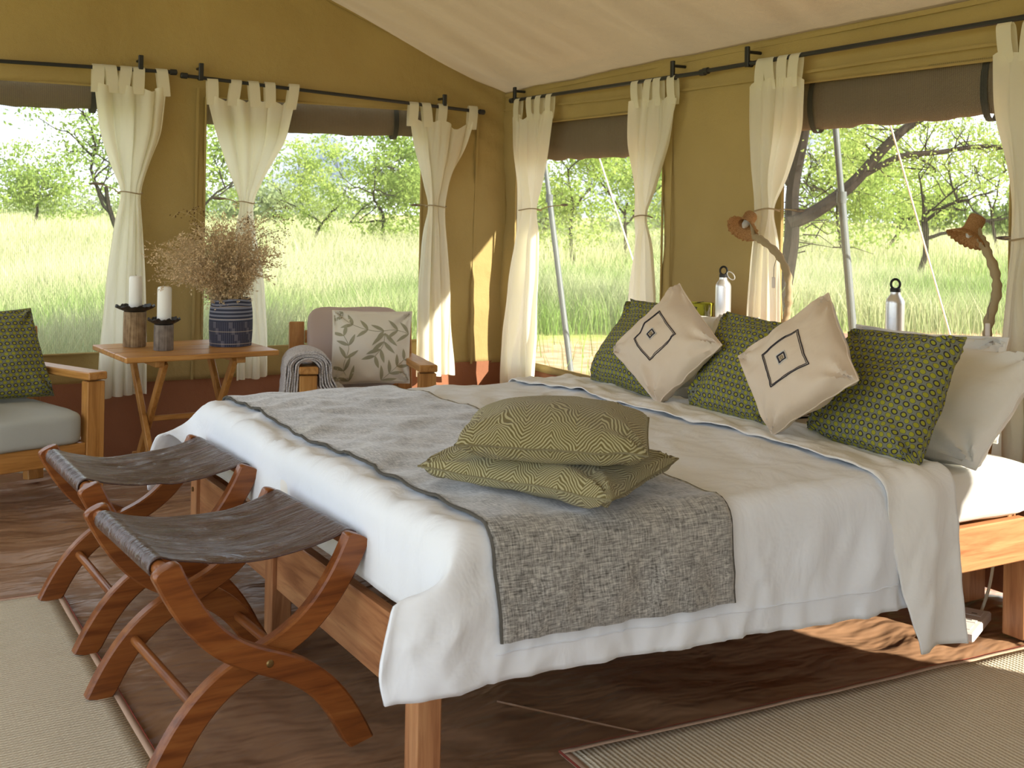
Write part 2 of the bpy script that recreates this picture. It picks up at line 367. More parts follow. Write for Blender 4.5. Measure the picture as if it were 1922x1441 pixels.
# ------------------------------------------------------------------ mesh helpers
class MB:
    def __init__(s): s.v = []; s.f = []; s.uv = []; s.n = 0
    def add(s, v, f, uv=None):
        v = np.asarray(v, float).reshape(-1, 3); s.v.append(v)
        s.f += [tuple(i+s.n for i in q) for q in f]
        s.uv.append(np.zeros((len(v), 2)) if uv is None else np.asarray(uv, float)); s.n += len(v)
        return s
    def box(s, lo, hi, bev=.006, R=None, at=None):
        x0, y0, z0 = lo; x1, y1, z1 = hi; b = min(bev, (x1-x0)/2.01, (y1-y0)/2.01, (z1-z0)/2.01)
        vs = []; idx = {}
        for i, (xa, sx) in enumerate(((x0, 1), (x1, -1))):
            for j, (ya, sy) in enumerate(((y0, 1), (y1, -1))):
                for k, (za, sz) in enumerate(((z0, 1), (z1, -1))):
                    for ax in range(3):
                        p = [xa+sx*b, ya+sy*b, za+sz*b]; p[ax] = (xa, ya, za)[ax]
                        idx[(i, j, k, ax)] = len(vs); vs.append(p)
        F = []
        for ax in range(3):
            o1, o2 = [(1, 2), (2, 0), (0, 1)][ax]
            for side in (0, 1):
                q = []
                for a, c in ((0, 0), (1, 0), (1, 1), (0, 1)):
                    key = [0, 0, 0]; key[ax] = side; key[o1] = a; key[o2] = c
                    q.append(idx[(*key, ax)])
                F.append(tuple(q if side else q[::-1]))
        for ax in range(3):   # edges along ax
            o1, o2 = [(1, 2), (2, 0), (0, 1)][ax]
            for a in (0, 1):
                for c in (0, 1):
                    k0 = [0, 0, 0]; k1 = [0, 0, 0]; k0[ax] = 0; k1[ax] = 1
                    for k in (k0, k1): k[o1] = a; k[o2] = c
                    q = [idx[(*k0, o1)], idx[(*k1, o1)], idx[(*k1, o2)], idx[(*k0, o2)]]
                    F.append(tuple(q if (a == c) else q[::-1]))
        for i in (0, 1):
            for j in (0, 1):
                for k in (0, 1):
                    q = [idx[(i, j, k, 0)], idx[(i, j, k, 1)], idx[(i, j, k, 2)]]
                    F.append(tuple(q if (i+j+k) % 2 else q[::-1]))
        vs = np.array(vs)
        if R is not None: vs = vs @ np.array(R).T
        if at is not None: vs = vs+np.array(at)
        return s.add(vs, F)
    def tube(s, pts, rad, n=10, cap=True, flat=None):
        P = np.array(pts, float); m = len(P); rad = np.broadcast_to(np.array(rad, float), (m,))
        T = np.gradient(P, axis=0); T /= np.linalg.norm(T, axis=1)[:, None]+1e-12
        up = np.array([0, 0, 1.0]) if abs(T[0][2]) < .9 else np.array([1.0, 0, 0])
        N = np.cross(T[0], up); N /= np.linalg.norm(N)
        V = []; UV = []
        L = np.concatenate([[0], np.cumsum(np.linalg.norm(np.diff(P, axis=0), axis=1))])
        for i in range(m):
            N = N-T[i]*(N@T[i]); N /= np.linalg.norm(N)+1e-12; B = np.cross(T[i], N)
            for k in range(n):
                a = 2*PI*k/n
                V.append(P[i]+rad[i]*(math.cos(a)*N+math.sin(a)*B*(flat or 1))); UV.append((k/n, L[i]))
        F = [(i*n+k, i*n+(k+1) % n, (i+1)*n+(k+1) % n, (i+1)*n+k) for i in range(m-1) for k in range(n)]
        if cap: F += [tuple(range(n))[::-1], tuple((m-1)*n+k for k in range(n))]
        return s.add(V, F, UV)
    def lathe(s, prof, n=24, at=(0, 0, 0), wob=None, cap=True):
        V = []; UV = []; m = len(prof)
        for i, (r, z) in enumerate(prof):
            for k in range(n):
                a = 2*PI*k/n; rr, zz = (r, z) if wob is None else wob(r, z, a, i)
                V.append((at[0]+rr*math.cos(a), at[1]+rr*math.sin(a), at[2]+zz)); UV.append((k/n, i/(m-1)))
        F = [(i*n+k, i*n+(k+1) % n, (i+1)*n+(k+1) % n, (i+1)*n+k) for i in range(m-1) for k in range(n)]
        if cap: F += [tuple(range(n))[::-1], tuple((m-1)*n+k for k in range(n))]
        return s.add(V, F, UV)
    def grid(s, fn, us, vs, skip=None, flip=False):
        U, Vv = np.meshgrid(us, vs, indexing='ij'); P = np.stack(fn(U, Vv), -1); nu, nv = U.shape
        uv = np.stack([(U-us[0])/(us[-1]-us[0]), (Vv-vs[0])/(vs[-1]-vs[0])], -1).reshape(-1, 2)
        F = []
        for i in range(nu-1):
            for j in range(nv-1):
                if skip and skip((us[i]+us[i+1])/2, (vs[j]+vs[j+1])/2): continue
                q = (i*nv+j, (i+1)*nv+j, (i+1)*nv+j+1, i*nv+j+1); F.append(q[::-1] if flip else q)
        return s.add(P.reshape(-1, 3), F, uv)
    def build(s, name, mat, parent=None, smooth=True, loc=None, world=False, solid=0, sharp=35, off=0.0):
        V = np.concatenate(s.v); UV = np.concatenate(s.uv)
        if world and parent is not None:
            Mi = np.array(parent_matrix(parent).inverted()); V = V @ Mi[:3, :3].T+Mi[:3, 3]
        me = bpy.data.meshes.new(name); me.from_pydata(V.tolist(), [], s.f); 
        uvl = me.uv_layers.new(name='UVMap')
        li = np.empty(len(me.loops), dtype=np.int32); me.loops.foreach_get('vertex_index', li)
        uvl.data.foreach_set('uv', UV[li].ravel())
        if smooth:
            me.shade_smooth()
            if sharp: me.set_sharp_from_angle(angle=math.radians(sharp))
        me.materials.append(MT[mat] if isinstance(mat, str) else mat)
        me.update()
        o = bpy.data.objects.new(name, me); COL.objects.link(o)
        if parent is not None: o.parent = parent
        if loc is not None: o.location = loc
        if solid:
            md = o.modifiers.new('thickness', 'SOLIDIFY'); md.thickness = solid; md.offset = off
        return o
def parent_matrix(o):
    m = Matrix.Translation(o.location) @ o.rotation_euler.to_matrix().to_4x4()
    return parent_matrix(o.parent) @ m if o.parent else m
def tag(o, label=None, cat=None, group=None, kind=None):
    if label: o['label'] = label
    if cat: o['category'] = cat
    if group: o['group'] = group
    if kind: o['kind'] = kind
    return o
def thing(name, label, cat, loc=(0, 0, 0), rz=0, group=None):
    o = bpy.data.objects.new(name, None); COL.objects.link(o); o.location = loc; o.rotation_euler = (0, 0, rz); o.empty_display_size = .1
    return tag(o, label, cat, group)
def struct(name, loc=(0, 0, 0)):
    o = bpy.data.objects.new(name, None); COL.objects.link(o); o.location = loc; o.empty_display_size = .1; o['kind'] = 'structure'; return o
def lin(a, b, n): return np.linspace(a, b, n)
def spaced(a, b, step, inc=()):
    pts = sorted(set([a, b]+[p for p in inc if a < p < b])); out = [a]
    for p, q in zip(pts[:-1], pts[1:]):
        n = max(1, int(round((q-p)/step))); out += [p+(q-p)*(i+1)/n for i in range(n)]
    return np.array(out)
def smooth_path(pts, n=8):
    P = np.array(pts, float); P = np.vstack([2*P[0]-P[1], P, 2*P[-1]-P[-2]]); out = []
    for i in range(1, len(P)-2):
        for k in range(n):
            t = k/n; a, b, c, d = P[i-1:i+3]
            out.append(.5*((2*b)+(-a+c)*t+(2*a-5*b+4*c-d)*t*t+(-a+3*b-3*c+d)*t**3))
    out.append(P[-2]); return np.array(out)

# ================================================================== THE TENT
XB, YA = 2.50, 4.10           # planes of the right wall and of the back wall
XL, YF = -2.55, -3.4           # left wall and front line
EZ, SL, RX = 2.12, .385, -.02  # eave height, roof slope, ridge x
RZ = EZ+(XB+.03-RX)*SL
LZ_ = 2.75                    # unseen left eave, raised to let in more sky light
def roof_z(x): return np.where(x > RX, EZ+(XB+.03-x)*SL, RZ-(RX-x)*(RZ-LZ_)/(RX-XL))
def eave_up(y): return np.clip(.022*(YA-y), 0, .16)
SKH = .40

# floor: groundsheet with soft wrinkles
def ridge_(x, y): return -np.abs(vnoise(x, y, 4))*2
def floor_fn(x, y):
    z = .008*fbm(x*2.2+y*1.1, y*3.1-x*.8, 0, 4)+.005*vnoise(x*7+3*y, y*2.2-x*3, 2)+.005*ridge_(x*2.6-y*1.4, y*4.1+x*1.2)
    return x, y, np.minimum(z*1.5-.012, 0)-.001
mb = MB(); mb.grid(floor_fn, spaced(XL, XB+.04, .035), spaced(-4.4, YA+.04, .035))
tag(mb.build('floor', 'groundsheet', sharp=0), kind='structure')
for k, (xa, ya, xb, yb) in enumerate(((.36, .35, 1.5, -1.35), (-1.3, 2.25, 2.4, 2.25))):
    m_ = MB(); p = smooth_path([(xa, ya, .004), ((xa+xb)/2, (ya+yb)/2+.01, .004), (xb, yb, .004)], 20)
    m_.tube(p, .0032, 6); tag(m_.build('trim_%d' % (k+1), 'groundsheet'), kind='structure')

WIN_A = [(-1.6, .17, .57, 2.005), (.555, 1.90, .565, 1.985)]       # x0,x1,z0,z1 on the back wall
WIN_B = [(2.415, 3.93, .44, 1.915), (.33, 1.53, .56, 1.965), (-1.50, -.62, .45, 1.965)]    # y0,y1,z0,z1 on the right wall
def wallA_fn(x, t):
    zt = roof_z(x)+.02; z = SKH+(zt-SKH)*t
    zz = np.minimum(z, SKH+(zt-SKH)*t)
    d = .013*fbm(x*1.3, z*1.6, 1, 3)+.009*vnoise(x*2+z*4, z*2-x*3, 5)+.004*ridge_(x*3+z*2, z*3-x*1.5)
    rad = np.exp(-((x-2.35)**2+(z-2.0)**2)/.18); d = d+rad*.010*np.sin((z*1.0+x*.5)*42)
    up = np.clip(z-2.2, 0, 1); d = d+up*.02*vnoise(x*1.4-z, z*2.4+x, 8)
    return x, YA+d-.004, zz
# z rows are world heights below the eave, then stretch to the roof
def wall_back():
    xs = spaced(XL, XB+.02, .03, [w[0] for w in WIN_A]+[w[1] for w in WIN_A])
    zs = np.concatenate([spaced(SKH, 2.13, .03, [w[2] for w in WIN_A]+[w[3] for w in WIN_A]), 2.13+np.linspace(0, 1, 20)[1:]])
    def fn(x, q):
        zt = roof_z(x)+.03
        z = np.where(q <= 2.13, np.minimum(q, zt), 2.13+(q-2.13)*np.maximum(zt-2.13, 0.0))
        X, Y, Z = wallA_fn(x, (z-SKH)/(zt-SKH)); return X, Y, z
    m_ = MB(); m_.grid(fn, xs, zs, skip=lambda x, z: any(w[0] < x < w[1] and w[2] < z < w[3] for w in WIN_A))
    return m_.build('wall_back', 'canvas', sharp=0, solid=.004, off=1)
wall_back_o = tag(wall_back(), kind='structure')
def wall_right():
    ys = spaced(-3.4, YA+.02, .03, [w[0] for w in WIN_B]+[w[1] for w in WIN_B])
    zs = spaced(SKH, EZ+.03, .03, [w[2] for w in WIN_B]+[w[3] for w in WIN_B])
    def fn(y, z):
        d = .013*fbm(y*1.3+9, z*1.6, 3, 3)+.009*vnoise(y*2-z*3, z*2.5+y*2, 6)+.004*ridge_(y*3-z*2, z*3+y*1.5)
        d = d+.006*np.exp(-((z-1.55)/.02)**2)*(y > 1.5)*(y < 2.45)
        return XB+d-.004, y, np.where(z > 2.02, 2.02+(z-2.02)*(1+eave_up(y)/.12), z)
    m_ = MB(); m_.grid(fn, ys, zs, skip=lambda y, z: any(w[0] < y < w[1] and w[2] < z < w[3] for w in WIN_B), flip=True)
    return m_.build('wall_right', 'canvas', sharp=0, solid=.004, off=-1)
tag(wall_right(), kind='structure')
# brown skirts along the floor
m_ = MB(); m_.grid(lambda x, z: (x, YA-.006+.012*fbm(x*2.2, z*3, 4, 3)-.03*np.clip(.12-z, 0, 1), z), spaced(XL, XB, .04), lin(-.004, SKH+.012, 12))
tag(m_.build('baseboard_back', 'skirt', sharp=0), kind='structure')
m_ = MB(); m_.grid(lambda y, z: (XB-.006+.012*fbm(y*2.2, z*3, 7, 3)-.03*np.clip(.12-z, 0, 1), y, z), spaced(YF, YA, .04), lin(-.004, SKH+.012, 12), flip=True)
tag(m_.build('baseboard_right', 'skirt', sharp=0), kind='structure')
# unseen left and front walls; their wide openings are added to let sky light in
m_ = MB(); m_.grid(lambda y, z: (XL+0*y, y, z), spaced(YF, YA, .3, (-3.0, .2, .5, 3.8)), spaced(0, LZ_+.02, .2, (.12, 2.68)), skip=lambda y, z: .12 < z < 2.68 and (-3.0 < y < 0.2 or .5 < y < 3.8))
tag(m_.build('wall_left', 'canvas', solid=.004), kind='structure')
m_ = MB()
m_.grid(lambda x, t: (x, YF+0*x, t*(roof_z(x)+.19*np.clip((x-RX)/2.5+.2, 0, 1))), spaced(XL, XB, .2, (-2.3, -.25)), spaced(0, 1, .05), skip=lambda x, t: -2.3 < x < -.25 and t*float(roof_z(np.array(x))) < 2.02)
tag(m_.build('wall_front', 'canvas', solid=.004), kind='structure')

# roof: two slopes, wrinkled along the fall of the canvas; runs on over a porch at the front
def roof_fn(sgn):
    def fn(x, y):
        z = roof_z(x)+eave_up(y)*np.clip((x-RX)/2.5+.2, 0, 1)
        w = .014*fbm(x*.55+2*sgn, y*4.2-x*.9, 2, 3)+.006*vnoise(x*.8, y*13+x*1.6, 4)+.02*vnoise(x*.9, y*.7, 9)
        edge = np.clip((XB+.03-np.abs(x))/.25, 0, 1) if sgn > 0 else 1
        return x, y, z+w*edge*.9-.03*np.sin(np.clip((x-RX)/(XB-RX), 0, 1)*PI)*(sgn > 0)
    return fn
roof = struct('ceiling', (0, 0, 2.1))
m_ = MB(); m_.grid(roof_fn(1), spaced(RX, XB+.03, .035), spaced(YF-.1, YA+.03, .035), flip=True)
m_.build('roof_panel', 'roof', roof, world=True, sharp=0)
m_ = MB(); m_.grid(roof_fn(-1), spaced(XL-.05, RX, .12), spaced(YF-.1, YA+.03, .12), flip=True)
m_.build('roof_panel', 'roof', roof, world=True, sharp=0)
# outer fly that overhangs the walls and shades the windows
m_ = MB(); m_.grid(lambda s, y: (XB+.03+s*.50, y, EZ+.02+eave_up(y)*(1-s)-s*.14-.05*s*np.sin((y+3)*1.9)**2), lin(0, 1, 6), spaced(YF-.1, YA+.3, .1))
m_.build('fly_overhang', 'canvas', roof, world=True, solid=.003)
# seams
def trim(i, pts, w, th, nrm, mat='canvas'):
    P = smooth_path(pts, 10); nrm = np.array(nrm, float); m_ = MB()
    T = np.gradient(P, axis=0); T /= np.linalg.norm(T, axis=1)[:, None]; B = np.cross(T, nrm)
    V = []; F = []
    for p, b in zip(P, B):
        for a, c in ((-1, 0), (-1, 1), (1, 1), (1, 0)): V.append(p+b*w/2*a+nrm*th*c)
    for k in range(len(P)-1):
        for q in range(4): F.append((k*4+q, k*4+(q+1) % 4, k*4+4+(q+1) % 4, k*4+4+q))
    m_.add(V, F); tag(m_.build('trim_%d' % i, mat, smooth=False), kind='structure')
trim(3, [(2.27, YA-.018, SKH), (2.275, YA-.020, 1.2), (2.29, YA-.02, 2.0)], .014, .004, (0, -1, 0))
trim(4, [(XB-.02, 2.34, SKH), (XB-.022, 2.335, 1.2), (XB-.02, 2.33, 1.95)], .014, .004, (-1, 0, 0))
trim(5, [(XB-.02, 1.62, SKH), (XB-.022, 1.615, 1.2), (XB-.02, 1.61, 1.95)], .014, .004, (-1, 0, 0))
trim(6, [(XB-.022, YA, 2.02), (XB-.025, 2.2, 2.0), (XB-.024, .4, 2.02), (XB-.024, -3.2, 2.02)], .012, .004, (-1, 0, 0))
trim(7, [(.50, YA-.018, SKH), (.503, YA-.02, 1.2), (.505, YA-.02, 2.03)], .014, .004, (0, -1, 0))
trim(8, [(2.49, YA-.012, 2.14), (1.9, YA-.014, 2.365), (1.2, YA-.014, 2.635), (.3, YA-.014, 2.98)], .02, .005, (0, -1, 0))
trim(9, [(XB-.005, YA-.01, 2.115), (XB-.005, 1.5, 2.17), (XB-.005, -.5, 2.215), (XB-.005, -3.3, 2.27)], .02, .005, (-1, 0, 0))

# windows: fine mesh, rolled-up flap behind it, straps, dark edge binding
def window(i, plane, a0, a1, z0, z1, roll_h, nstraps):
    mid = (a0+a1)/2
    loc = (mid, YA, z0) if plane == 'A' else (XB, mid, z0)
    w = struct('window_%d' % i, loc)
    def P(a, d, z):      # d = distance outwards
        return (a, YA+d, z) if plane == 'A' else (XB+d, a, z)
    m_ = MB(); m_.grid(lambda a, z: P(a, .004+.006*vnoise(a*1.5, z*1.5, i), z), lin(a0-.015, a1+.015, 20), lin(z0-.015, z1+.015, 20))
    m_.build('insect_mesh', 'screen_x' if plane == 'A' else 'screen_y', w, world=True, sharp=0)
    # rolled flap: oval roll with folds, sagging in the middle
    def roll(a, th):
        u = (a-a0)/(a1-a0); sag = -.008*np.sin(u*PI)+.010*fbm(a*3, 0*a, i, 2)
        wr = 1+.07*vnoise(a*5+th*1.2, th*2, i+3)+.05*vnoise(a*16, th*1.5, i)
        return P(a, .062+.045*wr*np.cos(th), z1+.035-roll_h/2+sag+(roll_h/2)*wr*np.sin(th))
    m_ = MB(); m_.grid(roll, spaced(a0-.03, a1+.03, .025), lin(0, 2*PI, 22))
    m_.build('rolled_flap', 'flap', w, world=True, sharp=0)
    for k in range(nstraps):
        a = a0+(a1-a0)*((.12+.76*k/max(1, nstraps-1)) if nstraps > 1 else .5)
        m_ = MB(); m_.grid(lambda aa, th: P(aa, .062+.052*np.cos(th), z1+.028-roll_h/2-.012*np.sin((a-a0)/(a1-a0)*PI)+(roll_h/2+.012)*np.sin(th)), lin(a-.016, a+.016, 3), lin(0, 2*PI, 22))
        m_.build('strap', 'strap', w, world=True)
    for (p, q) in (((a0, z0), (a0, z1)), ((a1, z0), (a1, z1)), ((a0, z0), (a1, z0)), ((a0, z1), (a1, z1))):
        m_ = MB(); m_.tube(smooth_path([P(p[0], -.010, p[1]), P((p[0]+q[0])/2, -.012, (p[1]+q[1])/2), P(q[0], -.010, q[1])], 6), .006, 6)
        m_.build('edge_binding', 'canvas', w, world=True)
    return w
window(1, 'A', *WIN_A[0], .155, 3); window(2, 'A', *WIN_A[1], .195, 2)
window(3, 'B', *WIN_B[0], .255, 2); window(4, 'B', *WIN_B[1], .235, 2); window(5, 'B', *WIN_B[2], .2, 2)

# ------------------------------------------------------------------ curtain rods
def rod(label, p0, p1, brackets, wall, joint=None):
    p0, p1 = np.array(p0, float), np.array(p1, float)
    t = thing('curtain_rod', label, 'curtain rod', tuple((p0+p1)/2), 0, 'curtain rods')
    m_ = MB(); n = 7; m_.tube([p0+(p1-p0)*k/(n-1) for k in range(n)], .0105, 10); m_.build('rod', 'iron', t, world=True)
    for e, dr in ((p0, p0-p1), (p1, p1-p0)):
        dr = dr/np.linalg.norm(dr); m_ = MB(); m_.tube([e+dr*k for k in (-.012, -.008, 0, .012, .024, .028)], [.010, .0165, .0165, .0165, .0165, .012], 12)
        m_.build('finial', 'iron', t, world=True)
    for f in brackets:
        c = p0+(p1-p0)*f; m_ = MB(); nv = np.array([0, 1, 0]) if wall == 'A' else np.array([1, 0, 0])
        al = np.array([1, 0, 0]) if wall == 'A' else np.array([0, 1, 0])
        q = [c-nv*.014-[0, 0, .014], c-nv*.014+[0, 0, .075]]
        lo = np.minimum(np.minimum(c-al*.013-nv*.016, c+al*.013-nv*.008), c+al*.013-nv*.016)-np.array([0, 0, .016]); hi = np.maximum(np.maximum(c+al*.013-nv*.008, c-al*.013-nv*.016), c+al*.013)-np.array([0, 0, 0])
        m_.box(lo, hi+np.array([0, 0, .08]), .003)
        m_.tube([c+np.array([0, 0, .055]), c+np.array([0, 0, .055])+nv*.085], .008, 8)
        m_.tube([c-nv*.0, c+nv*.02], .016, 10)
        m_.build('bracket', 'iron', t, world=True)
    return t
RYA, RXB = 4.02, 2.42
rod('black iron curtain rod over the leftmost back window', (-1.9, RYA, 2.075), (.345, RYA, 2.10), (.2, .925), 'A')
rod('black iron curtain rod above the table and far armchair', (.42, RYA, 2.085), (2.275, RYA, 1.995), (.045, .86), 'A')
rod('black iron curtain rod over the narrow corner window', (RXB, 3.87, 2.065), (RXB, 2.03, 2.065), (.02, .88), 'B')
rod('long black iron curtain rod above the bottles and pillows', (RXB, 1.99, 2.07), (RXB, -.3, 2.10), (.13, .97), 'B')

# ------------------------------------------------------------------ tab-top curtains
def curtain(label, wall, rows, tabs, ztop, seed, ztie, hook, npl=7):
    """rows: (z, centre, half width) from top to bottom along the wall; tabs: list of (position along wall, hang)"""
    R0 = RYA if wall == 'A' else RXB
    def P(a, d, z): return (a, R0+d, z) if wall == 'A' else (R0+d, a, z)
    mid = rows[0][1]; zb = rows[-1][0]
    t = thing('curtain', label, 'curtain', P(mid, 0, zb), 0, 'tied cream curtains')
    rz = np.array([r[0] for r in rows][::-1]); rcx = np.array([r[1] for r in rows][::-1]); rw = np.array([r[2] for r in rows][::-1])
    def sm(z, arr):
        i = np.clip(np.searchsorted(rz, z)-1, 0, len(rz)-2); f = np.clip((z-rz[i])/(rz[i+1]-rz[i]), 0, 1)
        return arr[i]+(arr[i+1]-arr[i])*f
    zs_ = lin(zb, ztop, 90)
    # smooth profiles
    def prof(arr):
        y = sm(zs_, arr); k = np.ones(7)/7; yy = np.convolve(np.pad(y, 3, mode='edge'), k, 'valid'); return yy
    pc, pw = prof(rcx), prof(rw)
    tp = sorted([(a-(rows[0][1]-rows[0][2]))/(2*rows[0][2]) for a in tabs])
    def fn(p, q):      # p across 0..1, q = z
        c = np.interp(q, zs_, pc); w = np.interp(q, zs_, pw)
        dist = np.min(np.abs(p[..., None]-np.array(tp)[None, None, :]), -1)
        topdrop = np.clip(dist*2*rows[0][2]/.10, 0, 1)**1.4*.055
        fr = np.clip((q-ztie)/(ztop-ztie), 0, 1)
        z = q-topdrop*np.clip((fr-.55)/.45, 0, 1)**2
        ph = p*2*PI*npl*.62+3.2*vnoise(p*3.2+seed*3.7, q*.9, seed)+1.2*vnoise(p*7+seed, q*.6, seed+4)
        near = np.exp(-((q-ztie)/.10)**2)
        amp = (.022+.020*vnoise(p*5+seed, q*1.1, seed+2))*(1-.55*np.clip((fr-.6)/.4, 0, 1))*(1-.45*near)
        # gathered cloth bunches round the tie: outer folds go round the bundle
        bun = near*.020*np.cos((p-.5)*2*PI*1.0)
        d = amp*np.sin(ph)+bun+.004*vnoise(p*22, q*5, seed)-.012
        a = c+w*(2*p-1)+.010*np.cos(ph*1.0)*np.clip(w/.12, 0, 1)
        hem = -.012*vnoise(p*5, 0*p, seed+1)*np.clip((zb+.06-q)/.06, 0, 1)
        return P(a, d, z+hem)
    m_ = MB(); m_.grid(fn, lin(0, 1, 110), zs_); m_.build('panel', 'curtain', t, world=True, sharp=0)
    for k, a in enumerate(tabs):
        # loop of cloth over the rod
        zr = ztop+.085; w = .031
        path = [(-.012, ztop-.05), (-.018, ztop+.02), (-.016, zr-.008), (-.008, zr+.009), (0, zr+.014), (.008, zr+.009), (.016, zr-.008), (.016, ztop+.01), (.010, ztop-.05)]
        path = smooth_path([(x, z, 0) for x, z in path], 4)
        m_ = MB(); nn = len(path); tilt = .012*math.sin(seed*3+k*2.1)
        zc = lambda zz: tilt*(zz-ztop)/.085
        V = []; F = []
        for (dd, zz, _) in path:
            for s_ in (-1, 0, 1): V.append(P(a+s_*w+zc(zz), dd-.002, zz))
        for q in range(nn-1):
            for s_ in (0, 1): F.append((q*3+s_, q*3+s_+1, q*3+s_+4, q*3+s_+3))
        m_.add(V, F); m_.build('tab', 'curtain', t, world=True, sharp=0)
    ct, wt = np.interp(ztie, zs_, pc), np.interp(ztie, zs_, pw)
    m_ = MB(); pts = [P(ct+(wt+.008)*math.cos(th), (.045)*math.sin(th)-.012, ztie+.006*math.sin(2*th)) for th in lin(0, 2*PI, 22)]
    m_.tube(pts, .0034, 6, cap=False)
    hz = ztie+hook[1]; m_.tube(smooth_path([P(ct+math.copysign(wt, hook[0]), -.004, ztie), P(ct+hook[0]*.6, .02, (ztie+hz)/2+.004), P(ct+hook[0], .05, hz)], 5), .0030, 6)
    co = m_.build('tie_cord', 'wrap', t, world=True)
    m_ = MB(); c0 = P(ct+hook[0], .055, hz); L = .028
    ax = np.array([1, 0, 0]) if wall == 'A' else np.array([0, 1, 0])
    m_.tube([np.array(c0)+ax*s_*L for s_ in (-1.5, -1, 0, 1, 1.5)], [.002, .006, .0085, .006, .002], 8); m_.build('toggle', 'stump2', co, world=True)
    return t
ZT = 2.005
curtain('cream tab-top curtain hanging left of the candles, leftmost of all', 'A', [(ZT+.01, .130, .195), (1.75, .135, .165), (1.60, .130, .110), (1.434, .132, .047), (1.28, .125, .075), (1.0, .115, .105), (.60, .108, .128), (.345, .108, .135)], [-.045, .03, .09, .165, .30], ZT+.01, 1, 1.434, (-.16, .045))
curtain('cream curtain behind the dried grass bouquet and woven vase', 'A', [(1.985, .80, .255), (1.75, .80, .20), (1.55, .775, .105), (1.394, .765, .034), (1.25, .765, .055), (.95, .795, .085), (.65, .815, .092), (.40, .82, .095)], [.57, .69, .81, .90, 1.03], 1.985, 2, 1.394, (-.13, .02))
curtain('cream curtain right of the far armchair with sunlit hem', 'A', [(1.93, 2.0, .225), (1.75, 1.99, .18), (1.58, 1.97, .105), (1.394, 1.965, .055), (1.22, 1.965, .080), (.90, 1.97, .112), (.60, 1.975, .122), (.35, 1.98, .128)], [1.80, 1.90, 1.995, 2.21], 1.93, 3, 1.394, (-.10, .006), 6)
curtain('cream curtain just right of the tent corner', 'B', [(1.975, 3.61, .235), (1.75, 3.62, .20), (1.58, 3.62, .15), (1.384, 3.615, .095), (1.22, 3.64, .125), (.90, 3.68, .165), (.55, 3.71, .19), (.24, 3.72, .195)], [3.80, 3.64, 3.55, 3.43], 1.975, 4, 1.384, (-.28, .03))
curtain('cream curtain in front of the green cushion, second right of the tent corner', 'B', [(1.975, 2.395, .20), (1.75, 2.42, .17), (1.55, 2.46, .10), (1.355, 2.478, .044), (1.2, 2.48, .075), (.90, 2.485, .12), (.65, 2.485, .13), (.40, 2.485, .135)], [2.56, 2.46, 2.37, 2.25], 1.975, 5, 1.355, (.14, .03), 6)
curtain('cream curtain behind the curved lamp above the first bottle', 'B', [(1.99, 1.495, .165), (1.75, 1.50, .155), (1.55, 1.53, .105), (1.395, 1.54, .05), (1.2, 1.545, .085), (.90, 1.553, .103), (.65, 1.555, .11), (.40, 1.555, .115)], [1.60, 1.53, 1.455, 1.385], 1.99, 6, 1.395, (-.13, .0), 6)
curtain('cream curtain cut by the right picture edge', 'B', [(1.985, .155, .19), (1.75, .17, .165), (1.55, .17, .12), (1.30, .20, .05), (1.15, .20, .09), (.90, .19, .125), (.65, .18, .14), (.40, .18, .145)], [.30, .21, .12, .03], 1.985, 7, 1.30, (.14, .0), 6)

# ================================================================== BED
def king_bed():
    y0, y1 = -.045, 1.94
    t = thing('king_bed', 'wide wooden bed with square legs, rails and bolts under the white duvet', 'bed', (1.08, (y0+y1)/2, 0), 0)
    x0, x1, lw = -.075, 2.19, .066
    for px, ys in ((x0, (y0+.01, .995, y1-.075)), (x1-.085, (y0+.01, y1-.085))):
        w = lw if px == x0 else .085
        for py in ys: 
            l = MB().box((px, py, 0), (px+w, py+w, .37), .004).build('leg', 'bed_z', t, world=True)
            if px == x0: MB().tube([(x0-.004, py+w/2, .31), (x0+.001, py+w/2, .31)], .009, 12).build('bolt', 'brass', l, world=True)
    MB().box((x0+.016, y0+.076, .19), (x0+.050, .995, .37), .003).build('foot_rail', 'bed_y', t, world=True)
    MB().box((x0+.016, 1.061, .19), (x0+.050, y1-.075, .37), .003).build('foot_rail', 'bed_y', t, world=True)
    MB().box((x1-.06, y0+.095, .25), (x1-.02, y1-.085, .40), .003).build('head_rail', 'bed_y', t, world=True)
    for ya in (y0+.005, y1-.04): MB().box((x0+lw, ya, .265), (x1-.086, ya+.035, .405), .004).build('side_rail', 'bed_x', t, world=True)
    for k in range(9):
        x = x0+.18+k*.235
        MB().box((x, y0+.04, .33), (x+.09, y1-.04, .352), .003).build('slat', 'bed_y', t, world=True)
    return t
king_bed()
# mattress with fitted sheet
def mattress(name, label, y0, y1):
    t = thing(name, label, 'mattress', (1.1, (y0+y1)/2, .36), 0)
    def fn(u, v):
        a = np.sign(np.cos(u))*np.abs(np.cos(u))**.09; b = np.sign(np.sin(u))*np.abs(np.sin(u))**.09
        rr = np.abs(np.cos(v))**.07; zz = np.sign(np.sin(v))*np.abs(np.sin(v))**.45
        wob = 1+.006*vnoise(u*9, v*4, 3)
        return 1.075+(1.12)*a*rr*wob, (y0+y1)/2+(y1-y0)/2*b*rr*wob, .492+.085*zz+.003*vnoise(a*6, b*6, 1)
    MB().grid(fn, lin(0, 2*PI, 120), lin(-PI/2, PI/2, 40)).build('fitted_sheet', 'mattress', t, world=True, sharp=0)
mattress('mattress', 'thick mattress in white fitted sheet, sunlit at its head end', -.05, 1.94)

